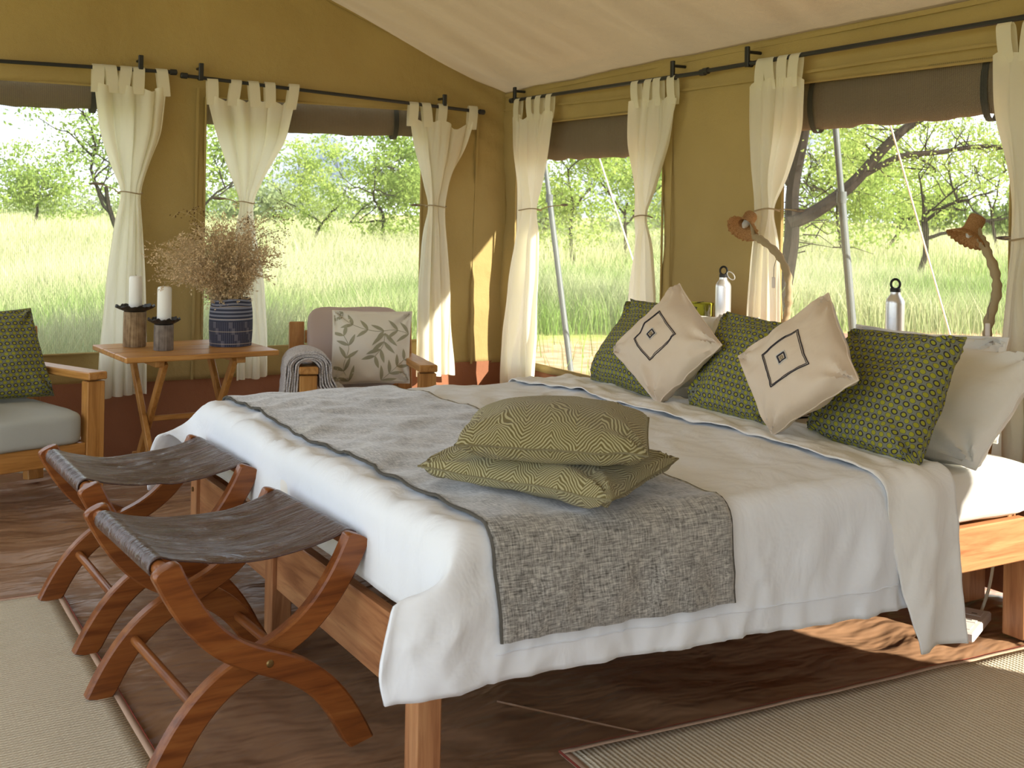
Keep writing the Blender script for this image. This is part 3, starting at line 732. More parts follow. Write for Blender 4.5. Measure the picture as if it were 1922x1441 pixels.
X0, Y0, Y1, RAD, ZD = .030, -.055, 1.93, .075, .634
def sstep(x): x = np.clip(x, 0, 1); return x*x*(3-2*x)
def ridge(x, y, z=0): return 1-np.abs(vnoise(x, y, z))*2
def hang(c):
    """arc length past the edge -> (outward, downward, straight part)"""
    ang = np.minimum(c/RAD, PI/2); rest = np.maximum(c-RAD*PI/2, 0)
    return RAD*np.sin(ang), RAD*(1-np.cos(ang))+rest, rest, ang
def drape(s, t, off=0.0, flare=.10, zt=ZD):
    """cloth coordinates -> world: flat on the bed, rolled over the foot and both sides; the side drop runs on past the foot corner as a free wing"""
    a = np.maximum(0, X0-s); bn = np.maximum(0, Y0-t); bf = np.maximum(0, t-Y1)
    b = (bn+bf)*(.88+.095*np.clip(s, 0, 1.4)); sg = np.where(bf > 0, 1.0, -1.0)
    ha, da, ra, ga = hang(a); hb_, db, rb, gb = hang(b)
    cx, cy = np.maximum(s, X0), np.clip(t, Y0, Y1)
    w = sstep((b-.005)/.17)
    # hanging folds
    fb = (.018*vnoise(s*4.0, rb*1.2, 2)+.012*vnoise(s*12+rb*3, rb*2.5, 4)+.006*ridge(s*14-rb*6, rb*6+s*5, 9)+.004*ridge(s*26+rb*9, rb*11, 3))*sstep(rb/.12)
    fa = (.007*vnoise(t*5.0, ra*1.2, 12)+.005*vnoise(t*14+ra*4, ra*2.5, 14))*sstep(ra/.08)
    oa = ha+flare*.4*ra+fa+off*np.sin(ga); ob = hb_+flare*rb+fb+off*np.sin(gb)
    wing = a*(.58+.32*sstep(b/.36))+.02*np.sin(b*9)*sstep(a/.1)
    x = cx-((1-w)*oa+w*wing*sstep(a/.02))
    y = cy+sg*(ob*(1-.25*sstep(a/.2)*(1-w))+.030*np.sin(np.clip(a/.25, 0, 1)*PI)*w*np.where(b > 0, 1, 0))
    z = zt-np.where(a > 0, (1-w)*np.maximum(da, db*.9+da*.25*0)+w*(db+.05*a), db)
    z = z-np.where((a > 0) & (b > 0), (1-w)*np.minimum(da, db)*.35, 0)
    rho = np.maximum(a, b); flat = np.clip(1-rho/.15, 0, 1)
    z = z+flat*(.010*fbm(s*1.8, t*1.8, 1, 3)+.006*vnoise(s*8, t*4, 2)+.005*vnoise(s*5-t*9, s*9+t*4, 5)+.004*ridge(s*6+t*3, t*7-s*5, 3)+.0022*ridge(s*17-t*6, t*13+s*7, 8))
    edge = np.clip(1-np.minimum(np.minimum(s-X0, t-Y0), Y1-t)/.5, 0, 1)*flat
    z = z-.018*edge**2*flat
    # gathers running over the foot roll and the near edge
    z = z+(.010*vnoise(t*15+s*5, s*5, 3)+.005*ridge(t*22+s*12, s*7, 5))*np.clip(1-np.abs(s-X0+.02)/.12, 0, 1)*np.where(b < .05, 1, 0)
    z = z+.004*vnoise(s*16+t*5, t*5, 6)*np.clip(1-np.abs(t-Y0)/.16, 0, 1)
    return x, y, z+off*np.cos(np.maximum(ga, gb))
dv = thing('duvet', 'white cotton duvet spread over the bed and hanging at foot and side', 'duvet', (.8, .95, .6))
ss = spaced(X0-.272, 1.50, .015); tt = spaced(Y0-.425, Y1+.42, .015)
def duvet_fn(s, t):
    x, y, z = drape(s, t)
    return x, y, z
m_ = MB(); m_.grid(duvet_fn, ss, tt); m_.build('cover', 'duvet', dv, world=True, sharp=0, solid=.010, off=-1)
# hem seam of the duvet a hand above its edge
m_ = MB(); sc_ = lin(.05, 1.5, 120); x, y, z = drape(sc_, sc_*0+Y0-.355, .002); m_.tube(np.stack([x, y, z], -1), .0017, 5); m_.build('hem_seam', 'duvet', dv, world=True)

# top sheet folded back over the duvet at the head end
ts = thing('top_sheet', 'cream top sheet folded back in a band and hanging low at the side', 'bed sheet', (1.5, .8, .64))
def sheet_fn(s, t):
    near = np.clip(Y0-t, 0, 1)
    s2 = s+np.clip(near-.05, 0, 1)*(.22-.70*(s-1.335))
    x, y, z = drape(s2, t, .011, .06)
    wr = .006*vnoise(s*24-t*5, t*9, 3)+.004*vnoise(s*40, t*14, 6)
    pl = np.clip(near/.12, 0, 1)
    y = y-pl*(.018*np.sin(s2*26+near*3)+.012*vnoise(s2*9, near*4, 5)+.008)
    z = z+wr*(1-pl)
    return x+.006*vnoise(t*5, s*2, 3), y, z
m_ = MB(); m_.grid(sheet_fn, lin(1.335, 1.635, 34), spaced(Y0-.545, Y1+.40, .016)); m_.build('folded_band', 'sheet', ts, world=True, sharp=0, solid=.004, off=1)

# grey bed runner
rn = thing('bed_runner', 'grey melange wool bed runner laid across the foot of the bed', 'blanket', (.4, .95, .64))
def run_fn(s, t):
    x, y, z = drape(s, t, .012, .10); return x, y, z
m_ = MB(); m_.grid(run_fn, spaced(.062, .765, .016), spaced(Y0-.325, Y1+.34, .016)); m_.build('weave', 'runner', rn, world=True, sharp=0, solid=.006, off=1)
for e in (.062, .765):
    m_ = MB(); tt_ = spaced(Y0-.325, Y1+.34, .02); x, y, z = drape(tt_*0+e, tt_, .014); m_.tube(np.stack([x, y, z], -1), .0048, 6); m_.build('bound_edge', 'runner_edge', rn, world=True)

# headboard with a broad ledge
hb = thing('headboard', 'low wooden headboard with ledge carrying bottles and lamps', 'headboard', (2.3, .95, 0))
MB().box((2.20, .30, .30), (2.235, 2.02, .86), .004).build('panel', 'bed_y', hb, world=True)
MB().box((2.195, .225, .862), (2.375, 2.04, .888), .005).build('ledge', 'bed_y', hb, world=True)
for y in (.31, 1.94): MB().box((2.24, y, 0), (2.36, y+.08, .86), .004).build('post', 'bed_z', hb, world=True)
for z in (.34, .60): MB().box((2.24, .395, z), (2.27, 1.935, z+.08), .003).build('batten', 'bed_y', hb, world=True)

# ------------------------------------------------------------------ cushions
def bil(C, u, v):
    a, b, c, d = [np.array(p, float) for p in C]          # BL BR TR TL ; u,v in -1..1
    U, V = (u[..., None]+1)/2, (v[..., None]+1)/2
    return a*(1-U)*(1-V)+b*U*(1-V)+c*U*V+d*(1-U)*V
class Pillow:
    def __init__(s, corners, tf, tb, seed, pinch=.035, power=.36, wr=1.0, flatback=0):
        s.C = corners; s.tf, s.tb, s.seed, s.pinch, s.power, s.wr = tf, tb, seed, pinch, power, wr
        a, b, c, d = [np.array(p, float) for p in corners]
        n = np.cross(b-a, d-a); s.n = n/np.linalg.norm(n)
        s.ctr = (a+b+c+d)/4
    def pt(s, u, v, side=1, off=0.0):
        u, v = np.asarray(u, float), np.asarray(v, float)
        uu = u*(1-s.pinch*(1-v*v)*np.abs(u)**1.5); vv = v*(1-s.pinch*(1-u*u)*np.abs(v)**1.5)
        P = bil(s.C, uu, vv)
        prof = np.clip((1-u*u)*(1-v*v), 0, 1)**s.power
        low = 1+.16*(-v)
        # tucks that radiate from corners
        cu, cv = 1-np.abs(u), 1-np.abs(v); an = np.arctan2(cv, cu+1e-6); rd = np.sqrt(cu*cu+cv*cv)
        tuck = .018*np.sin(an*9+s.seed+np.sign(u)*2+np.sign(v))*np.exp(-(rd/.5)**2)*np.clip(rd/.15, 0, 1)
        w = s.wr*(tuck+.010*fbm(u*2.2+s.seed*3.1, v*2.2, side*2+s.seed, 3)*np.clip(prof*2, 0, 1))
        th = (s.tf if side > 0 else s.tb)*prof*low+w*np.clip(prof*3, 0, 1)+off
        edge = s.wr*.006*vnoise(u*4+s.seed, v*4, s.seed+5)
        return P+s.n*side*th[..., None]+s.n*edge[..., None]*(1-np.clip(prof*2, 0, 1))[..., None]
    def mesh(s, nn=34):
        k = np.sin(np.linspace(-PI/2, PI/2, nn)); k = .6*k+.4*np.linspace(-1, 1, nn)
        m_ = MB()
        for side in (1, -1):
            m_.grid(lambda u, v: tuple(np.moveaxis(s.pt(u, v, side), -1, 0)), k, k, flip=side < 0)
            P = m_.v[-1].reshape(nn, nn, 3); c = nn//2
            au = np.concatenate([np.zeros((1, nn)), np.cumsum(np.linalg.norm(np.diff(P, axis=0), axis=-1), 0)], 0); av = np.concatenate([np.zeros((nn, 1)), np.cumsum(np.linalg.norm(np.diff(P, axis=1), axis=-1), 1)], 1)
            m_.uv[-1] = np.stack([(au-au[c:c+1])*2+.5, (av-av[:, c:c+1])*2+.5], -1).reshape(-1, 2)
        return m_
    def seam(s, r=.0028, off=0.0):
        k = np.linspace(-1, 1, 26); U = np.concatenate([k, 0*k+1, -k, 0*k-1]); V = np.concatenate([0*k-1, k, 0*k+1, -k])
        m_ = MB(); m_.tube(s.pt(U, V, 1), r, 6, cap=False); return m_
def cushion(name, label, cat, P, mat, group=None, seam_mat=None, part='cover'):
    t = thing(name, label, cat, tuple(P.ctr-np.array([0, 0, .15]))); 
    if group: t['group'] = group
    P.mesh().build(part, mat, t, world=True, sharp=60)
    P.seam().build('piping', seam_mat or mat, t, world=True)
    return t
def shift(C, d): return [tuple(np.array(p)+np.array(d)) for p in C]

PW = 'white sleeping pillows'
# white sleeping pillows against the headboard
cushion('pillow', 'large white sleeping pillow at the near right end of the bed', 'pillow', Pillow([(1.80, .60, .60), (1.83, -.05, .59), (2.13, -.10, .925), (2.10, .58, .92)], .085, .085, 1, .04, .40, 1.3), 'pillowwhite', PW)
cushion('pillow', 'crumpled white pillow behind, touching the second bottle', 'pillow', Pillow([(2.03, .74, .63), (2.07, .05, .63), (2.19, .10, .965), (2.17, .76, .95)], .050, .035, 2, .05, .42, 1.8), 'pillowwhite', PW)
cushion('pillow', 'white pillow behind the middle green cushion below the curved lamp', 'pillow', Pillow([(1.86, 1.50, .60), (1.86, .80, .60), (2.13, .82, .925), (2.13, 1.52, .925)], .075, .08, 3, .04, .40, 1.3), 'pillowwhite', PW)
cushion('pillow', 'white pillow behind the first beige cushion below the first bottle', 'pillow', Pillow([(2.02, 1.90, .63), (2.02, 1.35, .63), (2.175, 1.32, .93), (2.175, 1.90, .90)], .050, .035, 4, .05, .42, 1.4), 'pillowwhite', PW)
# green ring-pattern cushions
GR = 'green ring pattern cushions on the bed'
cushion('ring_cushion', 'green ring patterned cushion farthest from the camera, at the wall end of the bed', 'cushion', Pillow([(1.57, 1.70, .655), (1.50, 1.16, .655), (1.82, 1.30, .985), (1.88, 1.83, .975)], .075, .065, 5), 'rings', GR)
cushion('ring_cushion', 'middle green ring patterned cushion between the two beige cushions', 'cushion', Pillow([(1.52, .97, .655), (1.47, .47, .655), (1.74, .62, .975), (1.80, 1.09, .985)], .075, .065, 6), 'rings', GR)
cushion('ring_cushion', 'large green ring patterned cushion nearest the camera beside the white pillow', 'cushion', Pillow([(1.56, .40, .640), (1.53, -.08, .625), (1.77, -.06, 1.00), (1.81, .45, .975)], .080, .065, 7), 'rings', GR)
# beige satin cushions standing on a corner, with an embroidered square
def beige(label, C, seed):
    P = Pillow(C, .075, .060, seed, .025, .38, 1.1); t = cushion('embroidered_cushion', label, 'cushion', P, 'beige', 'beige embroidered cushions')
    def loop(h, w, hw, off=.0015):
        m_ = MB(); k = np.linspace(-1, 1, 18); e = w
        U = np.concatenate([h*k, 0*k+h, -h*k, 0*k-h]); V = np.concatenate([0*k-h, h*k, 0*k+h, -h*k])
        P0 = P.pt(U+.02, V+.02, 1, off); m_.tube(P0, e, 5, cap=False); return m_
    loop(.41, .0020, 0).build('embroidered_square', 'stitch', t, world=True)
    loop(.38, .0012, 0).build('embroidered_square', 'stitch', t, world=True)
    loop(.072, .0028, 0).build('bead_frame', 'stitch', t, world=True)
    loop(.098, .0017, 0).build('bead_frame', 'bead_light', t, world=True)
    loop(.025, .0022, 0).build('bead_frame', 'wrap', t, world=True)
    return t
beige('beige satin cushion with embroidered square, left one, below the first bottle', [(1.430, 1.045, .652), (1.56, .84, .893), (1.73, 1.305, 1.085), (1.525, 1.475, .80)], 8)
beige('beige satin cushion with embroidered square, right one, nearer the camera', [(1.385, .38, .655), (1.465, .09, .868), (1.635, .385, 1.11), (1.45, .615, .88)], 9)
# olive cushions stacked on the runner
OL = 'olive cut velvet cushions stacked on the runner'
cushion('velvet_cushion', 'lower olive wavy velvet cushion lying on the grey runner', 'cushion', Pillow([(.065, .27, .700), (.35, -.195, .680), (.73, .035, .700), (.44, .49, .705)], .062, .045, 10, .02, .40, .8), 'chenille', OL)
cushion('velvet_cushion', 'upper olive wavy velvet cushion on top of the other one', 'cushion', Pillow([(.085, .105, .785), (.465, -.185, .776), (.70, .13, .798), (.32, .40, .798)], .090, .055, 11, .015, .42, .6), 'chenille', OL)

# ------------------------------------------------------------------ on the ledge
LZ = .888
def bottle(label, x, y, h, loopstyle, rz):
    t = thing('water_bottle', label, 'bottle', (x, y, LZ), rz, 'aluminium bottles on the ledge')
    r = .036; hb_ = h*.70
    MB().lathe([(r*.9, .001), (r, .006), (r, hb_), (r*.97, hb_+.008), (r*.85, hb_+.018), (r*.60, hb_+.030), (r*.52, hb_+.036), (r*.52, hb_+.046)], 28).build('body', 'aluminium', t)
    c = MB().lathe([(r*.56, hb_+.044), (r*.56, hb_+.056), (r*.50, hb_+.059)], 20).build('cap', 'black', t)
    m_ = MB(); zc = hb_+.074
    m_.tube([(.017*math.cos(a), 0, zc+.019*math.sin(a)) for a in lin(-.6*PI, 1.6*PI, 20)], .0048, 8, cap=True); m_.build('loop', 'black', c)
    if loopstyle:
        m_ = MB(); m_.tube([(.022+.010*math.cos(a)+.030*(math.sin(a)*.5+.5), -.004, zc-.005-.032*(math.sin(a)*.5+.5)+.008*math.cos(a)) for a in lin(0, 2*PI, 22)], .0026, 7, cap=False); m_.build('carabiner', 'aluminium', c)
bottle('tall aluminium water bottle with carabiner, left one on the ledge', 2.29, 1.69, .215, True, -1.05)
bottle('aluminium water bottle with black loop cap, right one on the ledge', 2.29, .685, .215, False, -1.05)
# small patterned box and glass beside the first bottle
bx_ = thing('tissue_box', 'small green patterned box on the ledge beside the left bottle', 'box', (2.29, 1.86, LZ), .5)
MB().box((-.055, -.055, .001), (.055, .055, .065), .004).build('carton', 'rings', bx_)
MB().box((-.05, -.004, .0655), (.05, .004, .068), .001).build('slot', 'black', bx_)
gl = thing('drinking_glass', 'small clear drinking glass between patterned box and bottle', 'glass', (2.28, 1.775, LZ))
MB().lathe([(.024, .001), (.026, .003), (.029, .060), (.0275, .060), (.0245, .006), (.001, .005)], 22).build('tumbler', 'glass', gl)

def lamp(label, base, pts, head, hdir, tagp, kind):
    t = thing('reading_lamp', label, 'lamp', tuple(base), 0, 'raffia reading lamps')
    P = smooth_path(pts, 10); n = len(P)
    MB().lathe([(.026, 0), (.030, .004), (.028, .014), (.018, .020)], 20, at=base).build('base', 'brass' if kind == 1 else 'amber', t, world=True)
    rad = .0165+.0022*np.sin(np.arange(n)*1.35)+.0016*np.sin(np.arange(n)*.61+1)
    MB().tube(P, rad, 12).build('wrapped_stem', 'wrap', t, world=True)
    h = np.array(head, float); d = np.array(hdir, float); d /= np.linalg.norm(d)
    q = Vector((0, 0, 1)).rotation_difference(Vector(d)).to_matrix(); q = np.array(q)
    # raffia cap: short crown, flaring frayed brim (axis +z points to the open mouth)
    def place(m): 
        m.v = [v @ q.T+h for v in m.v]; return m
    wob = lambda r, z, a, i: (r*(1+.012*math.sin(7*a+i)+(.030*math.sin(17*a) if i >= 6 else 0)), z+(.0015*math.sin(3*a+2)+.003*math.sin(23*a) if i >= 6 else 0))
    s_ = place(MB().lathe([(.005, -.070), (.026, -.069), (.029, -.061), (.028, -.019), (.034, -.002), (.056, .013), (.074, .027)], 96, wob=wob, cap=False)).build('raffia_shade', 'shade', t, world=True, solid=.003)
    place(MB().lathe([(.014, -.05), (.016, -.02), (.015, 0), (.006, .016), (.001, .018)], 16)).build('bulb', 'bead_light', s_, world=True)
    MB().tube(smooth_path([P[-1], (P[-1]+h-d*.05)/2+np.array([0, 0, .01]), h-d*.05], 6), .010, 8).build('socket_arm', 'wrap', t, world=True)
    # pull cord with a tag
    k = int(n*tagp[0]); p = P[k]; L = tagp[1]
    MB().tube([p+np.array([-.012, .012, -.008]), p+np.array([-.016, .020, -L*.5]), p+np.array([-.016, .021, -L])], .0014, 5).build('pull_cord', 'stump2', t, world=True)
    MB().box((-.004, -.010, -.048), (.004, .010, 0), .003, at=p+np.array([-.016, .021, -L])).build('cord_switch', 'plastic_w', t, world=True)
    return t, P
lamp('curved khaki reading lamp facing left with frayed raffia shade, above the left bottle', (2.31, 1.30, LZ), [(2.31, 1.30, LZ+.015), (2.31, 1.285, 1.0), (2.31, 1.292, 1.105), (2.305, 1.345, 1.195), (2.30, 1.44, 1.255), (2.295, 1.495, 1.275)], (2.285, 1.545, 1.325), (-.69, -.20, -.62), (.58, .085), 1)
lamp('bent khaki reading lamp with raffia shade beside the right curtain', (2.31, .285, LZ), [(2.31, .285, LZ+.015), (2.31, .278, 1.0), (2.31, .248, 1.10), (2.31, .255, 1.18), (2.305, .29, 1.26), (2.30, .312, 1.305)], (2.29, .350, 1.315), (-.45, .12, -.80), (.40, .10), 2)

# ------------------------------------------------------------------ power strip under the bed
ps = thing('power_strip', 'white power strip on the floor under the head of the bed', 'power strip', (2.03, .12, 0), .45)
MB().box((-.13, -.045, .004), (.13, .045, .036), .005).build('housing', 'plastic_w', ps)
for k in range(3):
    s_ = MB().box((-.10+k*.075, -.028, .0362), (-.048+k*.075, .028, .0385), .002).build('socket', 'plastic_w', ps)
    MB().box((-.085+k*.075, -.012, .0386), (-.079+k*.075, .006, .0392), .0005).build('slot', 'black', s_)
m_ = MB(); m_.tube(smooth_path([(2.13, .16, .03), (2.20, .20, .02), (2.19, .16, .13), (2.18, .13, .30), (2.16, .10, .42)], 8), .0055, 8)
tag(m_.build('power_cable', 'cable_cream'), 'cream power cable rising from the strip behind the bed leg', 'cable')
m_ = MB(); m_.tube(smooth_path([(1.70, .35, .19), (1.86, .30, .15), (2.02, .28, .19), (2.08, .26, .22), (2.10, .24, .235)], 8), .0035, 8)
tag(m_.build('power_cable', 'cable_blue'), 'thin blue cable hanging in a loop under the bed rail', 'cable')

# ================================================================== STOOLS
def stool(label, x, y, rz=0):
    t = thing('folding_stool', label, 'stool', (x, y, 0), rz, 'leather folding stools')
    HW, HH, ZT_ = .252, .255, .51
    def leg_curve(sgn):
        c = np.concatenate([1+.022*np.cos(np.linspace(0, PI/2, 6)), np.linspace(.985, -1, 28)]); X = -sgn*HW*c; Z = .255+.255*(.42*c+.58*c**3)
        return X, Z
    def leg(sgn, yc, th=.040):
        X, Z = leg_curve(sgn); P = np.stack([X, Z], -1); T = np.gradient(P, axis=0); T /= np.linalg.norm(T, axis=1)[:, None]; N = np.stack([-T[:, 1], T[:, 0]], -1)
        w = .0305+.0060*np.abs(np.linspace(1, -1, 34))
        m = len(P); V = []; F = []
        # rounded top end, flat foot
        prof = []
        for k in range(m):
            ww = w[k]
            if k < 6: ww = w[k]*(.30, .52, .72, .87, .96, 1.0)[k]
            prof.append(ww)
        b = .005
        sec = lambda ww: [(-ww, -th/2+b), (-ww+b, -th/2), (ww-b, -th/2), (ww, -th/2+b), (ww, th/2-b), (ww-b, th/2), (-ww+b, th/2), (-ww, th/2-b)]
        for k in range(m):
            for (q, yy) in sec(prof[k]):
                px, pz = P[k]+N[k]*q; V.append((px, yc+yy, max(pz, .0)))
        for k in range(m-1):
            for j in range(8): F.append((k*8+j, k*8+(j+1) % 8, (k+1)*8+(j+1) % 8, (k+1)*8+j))
        F += [tuple(range(8))[::-1], tuple((m-1)*8+j for j in range(8))]
        o = MB().add(V, F).build('leg', 'stool_x', t, sharp=40); return o
    YO, YI = .320, .279
    for s in (-1, 1):
        a = leg(1, s*YO); b_ = leg(-1, s*YI)
        m_ = MB(); m_.lathe([(.009, 0), (.010, .003), (.007, .006), (.001, .007)], 12)
        m_.v = [np.stack([v[:, 0], s*(YO+.017)+s*v[:, 2], .255+v[:, 1]], -1) for v in m_.v]; m_.build('bolt', 'brass', a)
    def dowel(sgn, c, yy, r, name):
        X = -sgn*HW*c; Z = .255+.255*(.42*c+.58*c**3)
        return MB().tube([(X, -yy, Z), (X, 0, Z), (X, yy, Z)], r, 14).build(name, 'stool_y', t)
    dowel(1, .985, YO-.014, .019, 'seat_dowel'); dowel(-1, .985, YI-.014, .019, 'seat_dowel')
    dowel(1, -.62, YO-.014, .0135, 'stretcher'); dowel(-1, -.62, YI-.014, .0135, 'stretcher')
    c = .985; XD = HW*c; ZDW = .255+.255*(.42*c+.58*c**3); r = .0225; yw = .252
    # leather sling: wraps each dowel, sags between
    pts = []
    for a in lin(-PI*.9, PI*.5, 12): pts.append((-XD-r*math.cos(a-PI/2)*-1*0+r*math.cos(a+PI)*1.0*0, 0))
    path = [(-XD+r*math.cos(a), ZDW+r*math.sin(a)) for a in lin(1.35*PI, .45*PI, 12)]
    path += [(-XD+.02+(2*XD-.04)*u, ZDW+r-.005-.030*math.sin(u*PI)**.8*1.0) for u in lin(.03, .97, 34)]
    path += [(XD+r*math.cos(a), ZDW+r*math.sin(a)) for a in lin(.55*PI, -.35*PI, 12)]
    path = np.array(path); L = np.concatenate([[0], np.cumsum(np.linalg.norm(np.diff(path, axis=0), axis=1))]); L /= L[-1]
    sd = x*7+y*3
    def fn(u, v):
        X = np.interp(u, L, path[:, 0]); Z = np.interp(u, L, path[:, 1]); mid = np.sin(np.clip((u-.12)/.76, 0, 1)*PI)
        Z = Z+mid*(.007*vnoise(u*5+sd, v*14, sd)+.004*vnoise(u*9, v*40, sd+2)-.014*(1-np.abs(v)/yw)*.5-.010*np.clip((np.abs(v)-.19)/.06, 0, 1))
        yy = v*(1-.05*mid)
        return X, yy, Z
    m_ = MB(); m_.grid(fn, lin(0, 1, 90), lin(-yw, yw, 46)); m_.build('leather_seat', 'leather', t, sharp=0, solid=.004, off=1)
    return t
stool('folding stool with dark leather seat nearest the camera', -.340, .615, .055)
stool('folding stool with dark leather seat beside the far foot of the bed', -.335, 1.52, .03)

# ================================================================== RUGS
def rug(label, x0, y0, x1, y1, mat, hem_sides, rz, pivot, rows_axis):
    t = thing('woven_rug', label, 'rug', (pivot[0], pivot[1], 0), rz, 'woven sisal rugs')
    f = lambda x, y: (x, y, .0075+.003*fbm(x*2.5, y*2.5, 3, 2)+.0015*vnoise(x*9, y*3, 2))
    hw = .020
    m_ = MB(); m_.grid(f, spaced(x0+hw, x1-hw, .04), spaced(y0+hw, y1-hw, .04)); m_.build('weave', mat, t, sharp=0, solid=.010, off=-1)
    for (a0, b0, a1, b1) in ((x0, y0, x1, y0+hw), (x0, y1-hw, x1, y1), (x0, y0+hw, x0+hw, y1-hw), (x1-hw, y0+hw, x1, y1-hw)):
        m_ = MB(); m_.grid(lambda x, y: tuple(np.array(f(x, y))+np.array([0*x, 0*x, 0*x+.0008])), spaced(a0, a1, .04), spaced(b0, b1, .014)); h = m_.build('binding', 'rug_hem', t, sharp=0, solid=.010, off=-1)
    for P in ([(x0, y0), (x1, y0)], [(x1, y0), (x1, y1)], [(x1, y1), (x0, y1)], [(x0, y1), (x0, y0)]):
        k = lin(0, 1, 40); X = P[0][0]+(P[1][0]-P[0][0])*k; Y = P[0][1]+(P[1][1]-P[0][1])*k; q = f(X, Y)
        MB().tube(np.stack([q[0], q[1], q[2]-.002], -1), .0036, 5).build('stitched_edge', 'rug_stitch', t)
rug('sisal rug at the left under the folding stools', -1.9, -2.6, 0, 0, 'rug_y', None, 0, (-.545, 1.86), 'y')
rug('sisal rug on the near side of the bed at the lower right', 0, -1.0, 2.05, 0, 'rug_x', None, -.045, (.345, .005), 'x')

# ================================================================== ARMCHAIRS
def rounded_box(cx, cy, cz, hx, hy, hz, p=.30, seed=0, puff=.0, n=(56, 28), R=None, wr=.004):
    def fn(u, v):
        cu, su = np.cos(u), np.sin(u); cv, sv = np.cos(v), np.sin(v)
        a = np.sign(cu)*np.abs(cu)**p; b = np.sign(su)*np.abs(su)**p; rr = np.abs(cv)**p; zz = np.sign(sv)*np.abs(sv)**p
        X, Y, Z = hx*a*rr, hy*b*rr, hz*zz
        Z = Z+puff*np.clip(zz, 0, 1)*(1-(X/hx)**2)*(1-(Y/hy)**2)+wr*fbm(X*7+seed, Y*7, Z*7, 3)
        P = np.stack([X, Y, Z], -1)
        if R is not None: P = P @ np.array(R).T
        return P[..., 0]+cx, P[..., 1]+cy, P[..., 2]+cz
    return MB().grid(fn, lin(0, 2*PI, n[0]), lin(-PI/2, PI/2, n[1]))
def rotx(a): c, s = math.cos(a), math.sin(a); return [[1, 0, 0], [0, c, -s], [0, s, c]]
def armchair(label, x, y, rz, cmat):
    t = thing('armchair', label, 'armchair', (x, y, 0), rz, 'wooden armchairs')
    for s in (-1, 1):
        xa = s*.295
        MB().box((xa-.043, -.36, 0), (xa+.043, -.30, .553), .004).build('front_leg', 'wood_z', t)
        MB().box((-.04, -.03, 0), (.04, .03, .755), .004, R=rotx(-.13), at=(xa, .26, 0)).build('rear_leg', 'wood_z', t)
        MB().box((-.046, -.375, -.018), (.046, .33, .018), .005, R=rotx(-.03), at=(xa, 0, .567)).build('armrest', 'wood_y', t)
        MB().box((xa-.02, -.30, .19), (xa+.02, .27, .27), .003).build('side_rail', 'wood_y', t)
    MB().box((-.252, -.352, .185), (.252, -.315, .275), .004).build('front_rail', 'wood_x', t)
    MB().box((-.252, .24, .185), (.252, .275, .265), .004).build('back_rail', 'wood_x', t)
    for k in range(3):
        MB().box((-.252, -.012, -.035), (.252, .012, .035), .003, R=rotx(-.13), at=(0, .30+k*.016, .42+k*.125)).build('back_slat', 'wood_x', t)
    rounded_box(0, -.055, .345, .248, .325, .078, .28, x, .02).build('seat_cushion', cmat, t, sharp=0)
    rounded_box(0, .222, .62, .246, .062, .215, .28, y, 0, R=rotx(-.20)).build('back_cushion', cmat, t, sharp=0)
    return t
armchair('wooden armchair with grey seat at the left picture edge', -.575, 3.41, .295, 'greyseat')
armchair('wooden armchair with mauve upholstery between the back curtains', 1.137, 3.21, -.26, 'mauveseat')
cushion('ring_cushion', 'green ring patterned cushion on the left armchair', 'cushion', Pillow([(-.765, 3.355, .452), (-.325, 3.455, .452), (-.418, 3.575, .862), (-.843, 3.455, .847)], .07, .05, 12), 'rings')
# leaf print cushion
LP = Pillow([(.998, 3.262, .452), (1.398, 3.147, .452), (1.447, 3.232, .822), (1.037, 3.342, .832)], .065, .045, 13)
lc = cushion('leaf_cushion', 'ivory cushion with sage leaf print on the mauve armchair', 'cushion', LP, 'leafcush')
def leaf_print():
    m_ = MB()
    def leaf(u0, v0, ang, L, w):
        k = np.linspace(0, 1, 9); wd = w*np.sin(k*PI)**.8*(1-.35*k)+.001
        bend = .25*L
        for s in (0,):
            cu = u0+np.cos(ang+bend*k)*L*k; cv = v0+np.sin(ang+bend*k)*L*k
            V = []
            for q in (-1, 0, 1):
                uu = np.clip(cu-np.sin(ang)*wd*q, -.96, .96); vv = np.clip(cv+np.cos(ang)*wd*q, -.96, .96)
                V.append(LP.pt(uu, vv, 1, .0012))
            V = np.stack(V, 1).reshape(-1, 3); F = [(i*3+j, i*3+j+1, i*3+j+4, i*3+j+3) for i in range(8) for j in (0, 1)]
            m_.add(V, F)
    def branch(pts, n, L, w, flip=1):
        P = smooth_path([(a, b, 0) for a, b in pts], 14); idx = np.linspace(0, len(P)-2, n).astype(int)
        for j, i in enumerate(idx):
            d = P[i+1]-P[i]; a = math.atan2(d[1], d[0])
            for s in (-1, 1):
                leaf(P[i][0], P[i][1], a+s*(.75+.1*math.sin(j*3)), L*(1-.35*j/n), w)
        # stem
        k = P[::3]; q = LP.pt(np.clip(k[:, 0], -.95, .95), np.clip(k[:, 1], -.95, .95), 1, .0008); m_.tube(q, .0012, 4)
    branch([(.95, .35), (.55, .45), (.05, .40), (-.45, .55), (-.8, .8)], 6, .42, .055)
    branch([(.30, .35), (.25, .0), (.05, -.30)], 4, .48, .06)
    branch([(-.55, -.95), (-.72, -.55), (-.60, -.05), (-.75, .3)], 5, .44, .055)
    branch([(.25, -.95), (.55, -.65), (.85, -.35)], 4, .42, .055)
    return m_.build('leaf_print', 'leafprint', lc, world=True, sharp=0)
tag(leaf_print(), 'sage green leaf sprays printed on the cover')
